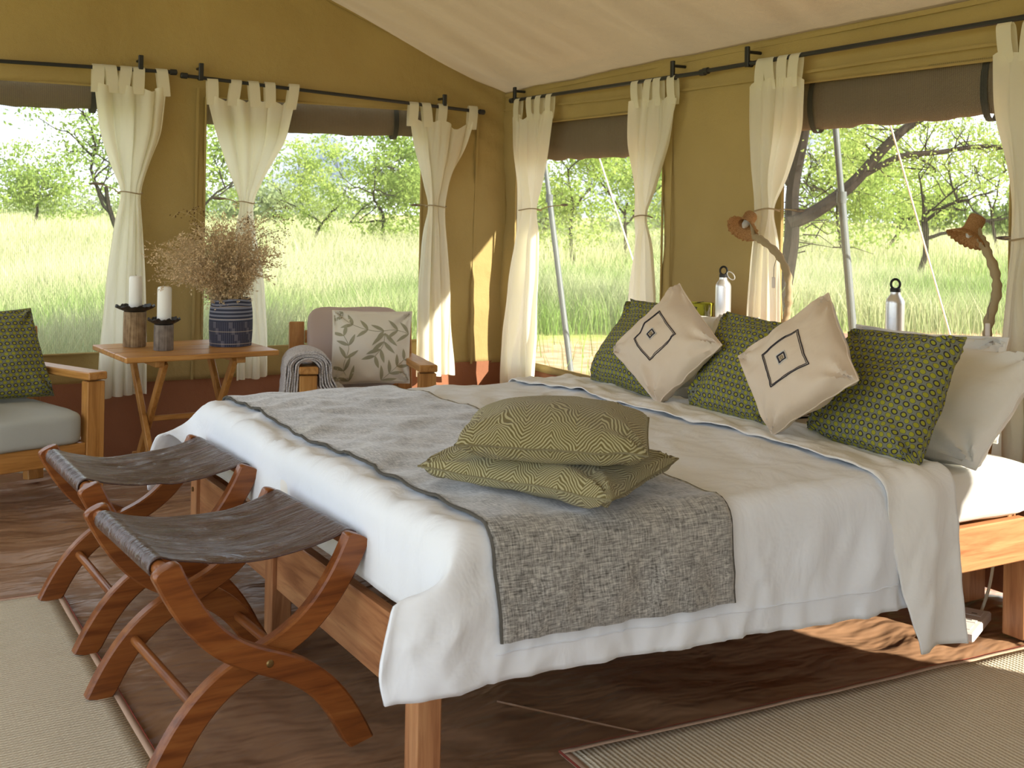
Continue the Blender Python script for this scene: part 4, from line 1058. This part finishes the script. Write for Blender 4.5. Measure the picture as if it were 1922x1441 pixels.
# folded knitted throw over the left arm of that chair
def throw():
    t = thing('folded_throw', 'grey knitted throw folded over the armrest of the mauve armchair', 'throw blanket', (.793, 3.060, .588), -.26)
    m_ = MB(); n = 6
    for k in range(n):
        r = .052+k*.0115; L1 = .225-.006*k; L2 = .100-.004*k
        path = [(-r-.012*(k/n)-.006, -L1), (-r-.004, -L1*.5), (-r, -.03)]
        path += [(r*math.cos(a), r*.72*math.sin(a)+.002) for a in lin(PI*.97, .05, 12)]
        path += [(r+.004, -.045), (r+.012+.010*k/n, -L2), (r+.030+.006*(n-k), -L2-.028-.002*k), (r+.052+.004*k, -L2-.022-.003*k+.010)]
        P = smooth_path([(a, b, 0) for a, b in path], 4)[:, :2]
        def fn(i, yy, P=P, k=k):
            a = np.interp(i, np.arange(len(P)), P[:, 0]); b = np.interp(i, np.arange(len(P)), P[:, 1])
            return a+.003*vnoise(yy*22, b*30+k, k), yy*1.0+.006*vnoise(b*20, yy*2+k, 3), b+.003*vnoise(yy*18+k, a*20, k)
        m2 = MB(); m2.grid(fn, np.arange(len(P)).astype(float), lin(-.115, .145, 14))
        m_.add(np.concatenate(m2.v), m2.f)
    m_.build('folded_layers', 'throw', t, sharp=0, solid=.0085)
throw()

# ================================================================== SIDE TABLE
TZ = .66; TX, TY, TR_ = .285, 3.415, .06
tb = thing('folding_table', 'slatted honey wood folding table with crossed legs, holding candles', 'table', (TX, TY, 0), TR_)
for k in range(3):
    MB().box((-.375, -.305+k*.2045, .634), (.375, -.305+k*.2045+.2005, TZ), .004).build('plank', 'wood_x', tb)
for s in (-1, 1):
    MB().box((s*.20-.022, -.25, .600), (s*.20+.022, .25, .634), .003).build('batten', 'wood_y', tb)
    for q in (-1, 1):
        L = math.hypot(.46, .605); ang = math.atan2(.46, .605)*q
        MB().box((-.013, -.021, -L/2), (.013, .021, L/2), .003, R=rotx(ang), at=(s*.20+(.028 if q > 0 else .0)*-s, 0, .318)).build('leg', 'wood_z', tb)
MB().box((-.20, .17, .085), (.20, .195, .125), .003).build('stretcher', 'wood_x', tb)
MB().box((-.20, -.012, .305), (.20, .012, .330), .003).build('pivot_bar', 'wood_x', tb)
def candle_set(lab, labc, x, y, r, h, dr, mat, hc, rc_):
    t = thing('candle_holder', lab, 'candle holder', (x, y, TZ+.0005), .4, 'log candle holders on the table')
    MB().lathe([(r*.97, 0), (r, .003), (r*1.0, h*.5), (r*.985, h-.002), (r*.96, h)], 30, wob=lambda rr, z, a, i: (rr*(1+.018*math.sin(3*a+1)+.012*math.sin(11*a)), z)).build('log', mat, t)
    def wob(rr, z, a, i): return (rr*(1+(.035*math.sin(13*a)+.02*math.sin(29*a))*(i in (3, 4, 5))), z+(.004*math.sin(9*a)+.003*math.sin(19*a))*(i in (3, 4, 5)))
    MB().lathe([(.012, h+.0005), (dr*.55, h+.002), (dr*.85, h+.014), (dr, h+.028), (dr*.98, h+.031), (dr*.93, h+.027), (dr*.8, h+.016), (dr*.5, h+.007), (.002, h+.006)], 60, wob=wob, cap=False).build('dish', 'darkmetal', t)
    c = thing('candle', labc, 'candle', (x, y, TZ+h+.0075), 0, 'white pillar candles')
    MB().lathe([(rc_*.97, 0), (rc_, .003), (rc_, hc*.5), (rc_*.99, hc-.010), (rc_*.9, hc-.002), (rc_*.55, hc+.002), (rc_*.2, hc-.002)], 28).build('wax', 'candle', c)
    MB().tube([(0, 0, hc-.006), (.001, 0, hc+.006)], .0012, 6).build('wick', 'black', c)
candle_set('brown log candle holder with jagged dark dish, left one', 'white pillar candle on the taller brown log holder', .067, 3.546, .056, .175, .095, 'stump1', .170, .032)
candle_set('short grey log candle holder with dark dish, front one', 'white pillar candle on the shorter grey log holder', .160, 3.340, .047, .125, .077, 'stump2', .178, .034)
# woven vase
vs_ = thing('woven_vase', 'dark blue striped woven basket vase on the table', 'vase', (.52, 3.43, TZ+.0005), -.1)
def vw(r, z, a, i): 
    k = 1+.02*math.sin(2*a+.5); return (r*k*(1-.10*abs(math.cos(a))**6*0), z+.004*math.sin(3*a)*(z > .2))
MB().lathe([(.104+.012*math.sin(min(1, u*1.05)*PI*.9)*.6-.004*u-.012*max(0, u-.75), .238*u) for u in lin(0, 1, 16)]+[(.094, .237), (.092, .215), (.094, .15)], 48, wob=vw, cap=False).build('woven_wall', 'basket', vs_)
MB().lathe([(.103, .001), (.103, .006), (.09, .008)], 30).build('bottom', 'basket', vs_)
bq = thing('dried_bouquet', 'bouquet of feathery dried brown grasses in the woven vase', 'bouquet', (.50, 3.43, TZ+.05))
def bouquet():
    st = MB(); V = []; F = []; C = []
    r_ = np.random.RandomState(5)
    def seed(p, d, L, w, col):
        d = d/(np.linalg.norm(d)+1e-9); s = np.cross(d, r_.randn(3)); s /= np.linalg.norm(s)+1e-9; n_ = np.cross(d, s); b = len(V)
        V.extend([p, p+d*L*.45+s*w, p+d*L, p+d*L*.45-s*w, p+d*L*.4+n_*w]); F.extend([(b, b+1, b+2), (b, b+2, b+3), (b, b+4, b+2)]); C.extend([col]*5)
    base = np.array([.50, 3.43, TZ+.06])
    for i in range(250):
        a = r_.rand()*2*PI; sp = math.sqrt(r_.rand())
        mouth = np.array([.50+.075*sp*math.cos(a)*.9, 3.43+.075*sp*math.sin(a), TZ+.235])
        # lean outwards, stronger to the left
        dx = sp*math.cos(a)*.27-.075+.02*r_.randn(); dy = sp*math.sin(a)*.20; hgt = .10+.38*(1-sp*.45)*r_.rand()+.04*r_.rand()
        if dx > 0: hgt += .06*r_.rand()
        tip = mouth+np.array([dx, dy, hgt*(1-.25*abs(dx)/.3)])
        midp = mouth+np.array([dx*.35, dy*.35, hgt*.62])
        P = smooth_path([base+(mouth-base)*.2, mouth, midp, tip], 5); st.tube(P, np.linspace(.0014, .0006, len(P)), 3, cap=False)
        for j in range(17):
            f = .30+.70*r_.rand(); k = min(len(P)-2, int(f*(len(P)-1))); p = P[k]+(P[k+1]-P[k])*r_.rand(); d = (P[k+1]-P[k]); d /= np.linalg.norm(d)
            dr = d*.6+r_.randn(3)*.55; dr /= np.linalg.norm(dr); L = .03+.045*r_.rand()
            q = p+dr*L+np.array([0, 0, -.006]); st.tube([p, (p+q)/2+np.array([0, 0, .003]), q], [.0006, .0005, .0004], 3, cap=False)
            for m in range(5):
                c = np.array([.74, .585, .38])*(.65+.6*r_.rand()); 
                seed(p+(q-p)*(.35+.65*r_.rand())+r_.randn(3)*.004, dr+r_.randn(3)*.7, .010+.010*r_.rand(), .0022+.0012*r_.rand(), (*c, 1))
    # a few longer wisps with dark seeds
    for i in range(26):
        a = r_.rand()*2*PI; dx = math.cos(a)*(.20+.12*r_.rand())+.03; dy = math.sin(a)*.16; z = .30+.20*r_.rand()
        m0 = np.array([.50, 3.43, TZ+.235]); tip = m0+np.array([dx, dy, z]); P = smooth_path([m0, m0+np.array([dx*.4, dy*.4, z*.75]), tip, tip+np.array([dx*.25, dy*.2, -.03])], 6)
        st.tube(P, np.linspace(.0012, .0006, len(P)), 3, cap=False)
        for m in range(16):
            k = int((.5+.5*r_.rand())*(len(P)-2)); c = np.array([.13, .065, .03])*(.7+.6*r_.rand()); seed(P[k]+r_.randn(3)*.010, r_.randn(3)-np.array([0, 0, .8]), .011, .0030, (*c, 1))
    tag(st.build('stems', 'drygrass', bq, world=True, sharp=0), kind='stuff')
    m2 = MB().add(np.array(V), F); o = m2.build('seed_heads', 'seed', bq, world=True, smooth=False); setcol(o.data, np.array(C)); tag(o, kind='stuff')
def setcol(me, C):
    at = me.color_attributes.new('Col', 'FLOAT_COLOR', 'POINT'); at.data.foreach_set('color', np.asarray(C, np.float32).ravel())
bouquet()

# ================================================================== OUTSIDE
m_ = MB(); 
def g_fn(x, y): return x, y, -.05+.0*x
gx = np.concatenate([-np.geomspace(300, 10, 14), lin(-8, 40, 49), np.geomspace(44, 420, 16)])
m_.grid(g_fn, gx, gx); tag(m_.build('ground', 'ground', sharp=0), kind='structure')

CAMP = np.array([-1.263, -2.473])
def cards(name, parent, V, F, C, mat, kind='stuff'):
    me = bpy.data.meshes.new(name); n = len(V)
    me.vertices.add(n); me.vertices.foreach_set('co', np.asarray(V, np.float32).ravel())
    F = np.asarray(F, np.int32); k = F.shape[1]
    me.loops.add(F.size); me.loops.foreach_set('vertex_index', F.ravel())
    me.polygons.add(len(F)); me.polygons.foreach_set('loop_start', np.arange(0, F.size, k, dtype=np.int32))
    me.update(calc_edges=True); setcol(me, C); me.materials.append(MT[mat]); me.validate()
    o = bpy.data.objects.new(name, me); COL.objects.link(o)
    if parent is not None: o.parent = parent
    if kind: o['kind'] = kind
    return o
def grass(name, label, N, d0, d1, hmin, hmax, wid, seed, b0=-36, b1=38):
    r = np.random.RandomState(seed); n = int(N*1.5)
    d = d0*(d1/d0)**(r.rand(n)**.85); be = np.radians(30.2+b0+(b1-b0)*r.rand(n))
    x = CAMP[0]+d*np.sin(be); y = CAMP[1]+d*np.cos(be)
    ok = ~((x < 3.1) & (y < 5.2) & (x > -5))
    bare = (x > 2.4) & (x < 13.3+1.2*vnoise(x*.4, y*.4)) & (y+.12*x < 9.0+.8*vnoise(x*.8, y*.8, 3))
    ok &= ~(bare & (r.rand(n) > .03)); x, y, d = x[ok][:N], y[ok][:N], d[ok][:N]; n = len(x)
    patch = fbm(x*.22, y*.22, 1, 3); p2 = fbm(x*.9, y*.9, 4, 2)
    h = hmin+(hmax-hmin)*np.clip(.45+.4*patch+.25*p2+.35*(r.rand(n)-.5), .05, 1.2)
    w = wid*(.6+.8*r.rand(n))*np.clip(d/12, .8, 4)
    az = r.rand(n)*2*PI; bx_ = np.cos(az)*h*(.15+.35*r.rand(n)); by_ = np.sin(az)*h*(.15+.35*r.rand(n))
    fa = r.rand(n)*2*PI; sx, sy = np.cos(fa)*w, np.sin(fa)*w
    V = np.zeros((n, 5, 3)); zz = np.full(n, -.05)
    V[:, 0] = np.stack([x-sx, y-sy, zz], -1); V[:, 1] = np.stack([x+sx, y+sy, zz], -1)
    V[:, 2] = np.stack([x-sx*.7+bx_*.3, y-sy*.7+by_*.3, zz+h*.6], -1); V[:, 3] = np.stack([x+sx*.7+bx_*.3, y+sy*.7+by_*.3, zz+h*.6], -1)
    V[:, 4] = np.stack([x+bx_, y+by_, zz+h], -1)
    b = (np.arange(n)*5)[:, None]; F = np.concatenate([b+[0, 1, 3], b+[0, 3, 2], b+[2, 3, 4]])
    dry = np.clip(.10+.85*patch+.5*(r.rand(n)-.4)+np.clip((d-12)/22, 0, .65), 0, 1)[:, None]
    g = np.array([.145, .26, .04])*(.7+.7*r.rand(n, 1)); yl = np.array([.54, .545, .33])*(.75+.5*r.rand(n, 1))
    root = g*(1-dry*.65)+yl*dry*.65; tipc = g*(1-np.clip(dry*1.25, 0, 1))+yl*np.clip(dry*1.25, 0, 1)
    C = np.ones((n, 5, 4)); C[:, 0, :3] = root; C[:, 1, :3] = root; C[:, 2, :3] = (root+tipc)/2; C[:, 3, :3] = (root+tipc)/2; C[:, 4, :3] = tipc
    o = cards(name, None, V.reshape(-1, 3), F, C.reshape(-1, 4), 'blade'); tag(o, label, 'grass'); return o
grass('tall_grass', 'tall yellow green grass growing close around the tent', 120000, 6.5, 26, .25, .80, .0042, 1)
grass('tall_grass', 'pale dry grass stretching to the far trees', 70000, 26, 130, .45, .95, .0042, 2)

def tree(name, label, loc, H, R, crown0, nleaf, seed, lsize=.07, cols=((.16, .26, .05), (.30, .40, .09)), trunk_r=.09, group=None, splits=5, flat=.6, clump=60, density=1.0):
    """branching trunk; leaves in clumps round the twig ends"""
    r = np.random.RandomState(seed); t = thing(name, label, 'tree' if H > 2.6 else 'bush', (loc[0], loc[1], -.05), 0, group)
    wood = MB(); tips = []
    def grow(p, d, L, rad, lev):
        n = 5; P = [p]; dd = d.copy()
        for i in range(n):
            dd = dd+r.randn(3)*.16; dd[2] += .03; dd /= np.linalg.norm(dd); P.append(P[-1]+dd*L/n)
        wood.tube(P, np.linspace(rad, rad*.62, n+1), 5, cap=False)
        if lev == 0: tips.append(P[-1]); tips.append(P[3]); return
        for k in range(r.randint(2, 4)):
            j = r.randint(3, n+1); a = r.rand()*2*PI
            nd = dd*.55+np.array([math.cos(a), math.sin(a), .15+.35*r.rand()*(1-flat)])*.8; nd /= np.linalg.norm(nd)
            grow(np.array(P[j]), nd, L*.68, rad*.58, lev-1)
    nst = 1 if H > 3 else 3
    for s in range(nst):
        a = r.rand()*2*PI; grow(np.array([0, 0, 0.]), np.array([math.cos(a)*.18*nst, math.sin(a)*.18*nst, 1.0]), H*.42, trunk_r, 3)
    T = np.array(tips)
    # fit the tips to the crown shape
    q = T-T.mean(0); q = q/(np.abs(q).max(0)+1e-6); cen = np.array([0, 0, (H+crown0)/2]); half = np.array([R, R, (H-crown0)/2])
    extra = r.randn(max(4, nleaf//clump), 3)*.48; extra = np.clip(extra, -1, 1)
    allc = np.concatenate([q*.9, extra])*half+cen; allc = allc[r.permutation(len(allc))][:max(6, nleaf//clump)]
    m = max(1, nleaf//len(allc)); V = []; sc = R/2.2
    ctr = np.repeat(allc, m, 0); n = len(ctr)
    pos = ctr+r.randn(n, 3)*np.array([.26, .26, .17])*sc*1.25
    u = r.randn(n, 3); u /= np.linalg.norm(u, axis=1)[:, None]; v = np.cross(u, r.randn(n, 3)); v /= np.linalg.norm(v, axis=1)[:, None]
    s1 = (lsize*(.6+.8*r.rand(n)))[:, None]
    V = np.stack([pos-u*s1, pos-v*s1*.45, pos+u*s1, pos+v*s1*.45], 1)
    F = (np.arange(n)*4)[:, None]+np.arange(4)
    k = r.rand(n, 1); cl = np.repeat(r.rand(len(allc), 1), m, 0); k = .5*k+.5*cl; col = np.array(cols[0])*(1-k)+np.array(cols[1])*k
    C = np.ones((n, 4, 4)); C[:, :, :3] = col[:, None, :]
    for c in allc[::2]:
        b = T[np.argmin(np.linalg.norm(T-c, axis=1))]; wood.tube([b, (b+c)/2+r.randn(3)*.04, c], [trunk_r*.13, trunk_r*.10, trunk_r*.06], 4, cap=False)
    wood.build('trunk', 'bark', t)
    cards('foliage', t, V.reshape(-1, 3), F, C.reshape(-1, 4), 'leaf')
    return t
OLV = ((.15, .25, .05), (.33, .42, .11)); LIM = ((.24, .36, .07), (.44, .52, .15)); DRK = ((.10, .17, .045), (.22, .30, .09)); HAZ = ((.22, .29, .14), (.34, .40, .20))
GB = 'bushes and trees beyond the tent'
tree('acacia_tree', 'rounded bushy tree seen through the leftmost window', (7.98, 63.9), 4.5, 2.9, .7, 7000, 21, .10, OLV, .10, GB, clump=70)
tree('acacia_tree', 'tall tree whose foliage shows left of the first curtain', (4.1, 21.9), 4.6, 2.0, 1.7, 5000, 22, .05, OLV, .07, GB, clump=80)
tree('acacia_tree', 'green tree showing between first wall panel and second curtain', (7.1, 27.2), 4.4, 1.6, .9, 4500, 23, .06, OLV, .07, GB, clump=80)
tree('acacia_tree', 'slender pale tree in the middle of the back window', (13.0, 35.5), 4.2, 1.25, .8, 5000, 24, .06, LIM, .06, GB, clump=70)
tree('acacia_tree', 'dense broad green tree at the right of the back window', (13.6, 30.6), 4.5, 1.75, .7, 9000, 25, .065, OLV, .07, GB, clump=90)
tree('acacia_tree', 'pale tree behind the third curtain', (19.1, 38.9), 4.4, 2.2, .6, 6000, 26, .08, LIM, .07, GB)
tree('acacia_tree', 'leafy tree left of the rope in the corner window', (15.2, 22.6), 4.6, 1.7, .7, 8500, 27, .055, LIM, .06, GB, clump=80)
tree('acacia_tree', 'thin stemmed tree right of the rope in the corner window', (18.9, 25.5), 4.6, 1.5, 1.6, 4000, 28, .06, OLV, .06, GB)
tree('acacia_tree', 'tree behind the wall panel between the right hand windows', (24.6, 31.0), 4.6, 2.4, .8, 5000, 29, .08, LIM, .08, GB)
tree('acacia_tree', 'upright tree with forked stem right of the slanting rope', (19.6, 15.5), 4.2, 1.9, 1.7, 3400, 30, .05, LIM, .08, GB, clump=50)
tree('acacia_tree', 'pale green tree behind the steel pole', (24.2, 22.0), 4.6, 2.1, .7, 8000, 31, .075, LIM, .07, GB, clump=70)
tree('acacia_tree', 'hazy tree behind the leaning acacia branch', (30.0, 26.0), 4.4, 2.0, 1.0, 5000, 32, .08, LIM, .07, GB)
tree('acacia_tree', 'hazy tree behind the right lamp', (36.5, 26.2), 5.4, 2.4, 2.3, 3000, 33, .08, LIM, .08, GB)
for k, (bx0, by0, H, R, lab) in enumerate(((21.8, 122.9, 2.7, 6.5, 'low bush on the skyline left of the first curtain'), (14.5, 140, 2.5, 8, 'long low bush on the skyline at the left picture edge'), (32, 128, 3.2, 6, 'far bush behind the dried bouquet'),
        (72.0, 58.5, 3.6, 3.6, 'far rounded bush between rope and right lamp'), (68.8, 49.3, 3.2, 2.6, 'far dark bush right of the right lamp'), (27, 85, 3.4, 4.5, 'bush on the skyline behind the second curtain'),
        (41, 100, 3.4, 9, 'hazy bush on the skyline in the back window'), (85, 74, 3.2, 9, 'far hedge like bush on the skyline behind the rope'), (30, 48.8, 3.0, 3.4, 'bush behind the curtain at the tent corner'), (50, 60, 3.0, 5.5, 'hazy bush behind the corner window trees'))):
    tree('savanna_bush', lab, (bx0, by0), H, R, .1, 2600, 60+k, .22, HAZ if k not in (3, 4) else DRK, .06, 'far bushes on the skyline', clump=60)
# leaning acacia with heavy bare limbs close to the right window
ac = thing('leaning_acacia', 'dark leaning acacia with heavy limbs close to the right window', 'tree', (8.0, 7.2, -.05), 0)
def acacia():
    Rw = np.array([.864, -.503, 0]); Fw = np.array([.503, .864, 0]); o = np.array([8.0, 7.2, 0.]); wood = MB(); r = np.random.RandomState(3)
    def Q(a, b, z): return o+Rw*a+Fw*b+np.array([0, 0, z])
    def limb(pts, r0, r1, n=8):
        P = smooth_path(pts, 8); wood.tube(P, np.linspace(r0, r1, len(P)), n); return P
    ends = []
    limb([Q(-.15, 0, -.05), Q(-.12, 0, .5), Q(-.02, .05, 1.1), Q(.0, .1, 1.7), Q(.12, .1, 2.4), Q(.2, .2, 3.2)], .105, .05)
    a = limb([Q(-.05, .05, 1.30), Q(.25, .0, 1.45), Q(.62, -.05, 1.75), Q(.95, -.1, 2.15), Q(1.25, -.1, 2.42), Q(1.7, 0, 2.65)], .085, .035)
    b = limb([Q(.75, -.05, 1.86), Q(1.15, -.05, 2.06), Q(1.6, .0, 2.12), Q(2.1, .1, 2.20), Q(2.7, .1, 2.17)], .040, .018)
    c = limb([Q(0, .1, 1.7), Q(-.35, .2, 2.2), Q(-.8, .3, 2.6)], .05, .02); d = limb([Q(.15, .1, 2.4), Q(.5, .3, 2.9), Q(1.0, .5, 3.2)], .05, .02)
    cl = []
    for P, k in ((a, 12), (b, 26), (c, 14), (d, 14)):
        for i in range(k):
            p = P[int((.35+.65*r.rand())*(len(P)-1))]; e = p+r.randn(3)*np.array([.25, .25, .14])+np.array([0, 0, .06]); wood.tube([p, (p+e)/2+r.randn(3)*.04, e], [.010, .007, .003], 4, cap=False); cl.append(e)
    for i in range(46):   # drooping dead twigs
        p = Q(.0+.25*r.randn(), .1, .9+1.2*r.rand()); e = p+Rw*(.15+.4*r.rand())*(1 if r.rand() > .4 else -1)+np.array([0, 0, -.25*r.rand()+.1]); wood.tube([p, (p+e)/2+r.randn(3)*.05, e], [.008, .005, .002], 4, cap=False)
    for i in range(34): cl.append(Q(-.7+3.4*r.rand(), .3*r.randn(), 2.35+.9*r.rand()))
    wood.build('limbs', 'bark', ac, world=True)
    cl = np.array(cl); m = 46; ctr = np.repeat(cl, m, 0); n = len(ctr); pos = ctr+r.randn(n, 3)*np.array([.13, .13, .07])-o*0
    u = r.randn(n, 3); u /= np.linalg.norm(u, axis=1)[:, None]; v = np.cross(u, r.randn(n, 3)); v /= np.linalg.norm(v, axis=1)[:, None]; s1 = (.022*(.6+.8*r.rand(n)))[:, None]
    V = np.stack([pos-u*s1, pos-v*s1*.5, pos+u*s1, pos+v*s1*.5], 1).reshape(-1, 3)-np.array([8.0, 7.2, -.05])
    k = r.rand(n, 1); col = np.array(LIM[0])*(1-k)+np.array(LIM[1])*k; C = np.ones((n, 4, 4)); C[:, :, :3] = col[:, None, :]
    cards('foliage', ac, V, (np.arange(n)*4)[:, None]+np.arange(4), C.reshape(-1, 4), 'leaf')
acacia()
# fly poles and guy ropes
def pole(label, p0, p1):
    t = thing('tent_pole', label, 'tent pole', tuple(p0), 0, 'steel fly poles'); p0, p1 = np.array(p0, float), np.array(p1, float)
    MB().tube([p0, p0+(p1-p0)*.75], .021, 12).build('lower_tube', 'steel', t, world=True); MB().tube([p0+(p1-p0)*.72, p1], .017, 12).build('upper_tube', 'steel', t, world=True)
    MB().lathe([(.026, -.03), (.027, 0), (.026, .03)], 12, at=tuple(p0+(p1-p0)*.75)).build('collar', 'steel', t, world=True)
    MB().lathe([(.05, 0), (.05, .008), (.03, .02)], 14, at=tuple(p0)).build('foot_plate', 'steel', t, world=True)
pole('leaning steel fly pole in the corner window', (3.3, 4.42, -.05), (3.3, 4.96, 1.98))
pole('upright steel fly pole in the window behind the large cushions', (3.3, 1.74, -.05), (3.3, 2.02, 1.98))
def guy(label, p0, p1):
    m_ = MB(); p0, p1 = np.array(p0, float), np.array(p1, float); m_.tube([p0+(p1-p0)*k/8 for k in range(9)], .0055, 6); tag(m_.build('guy_rope', 'rope'), label, 'rope', 'white guy ropes')
guy('white guy rope slanting across the corner window', (3.05, 4.00, 2.02), (3.95, 4.02, -.05))
guy('white guy rope slanting across the window behind the right bottle', (3.04, 1.48, 2.02), (4.30, 1.78, -.05))
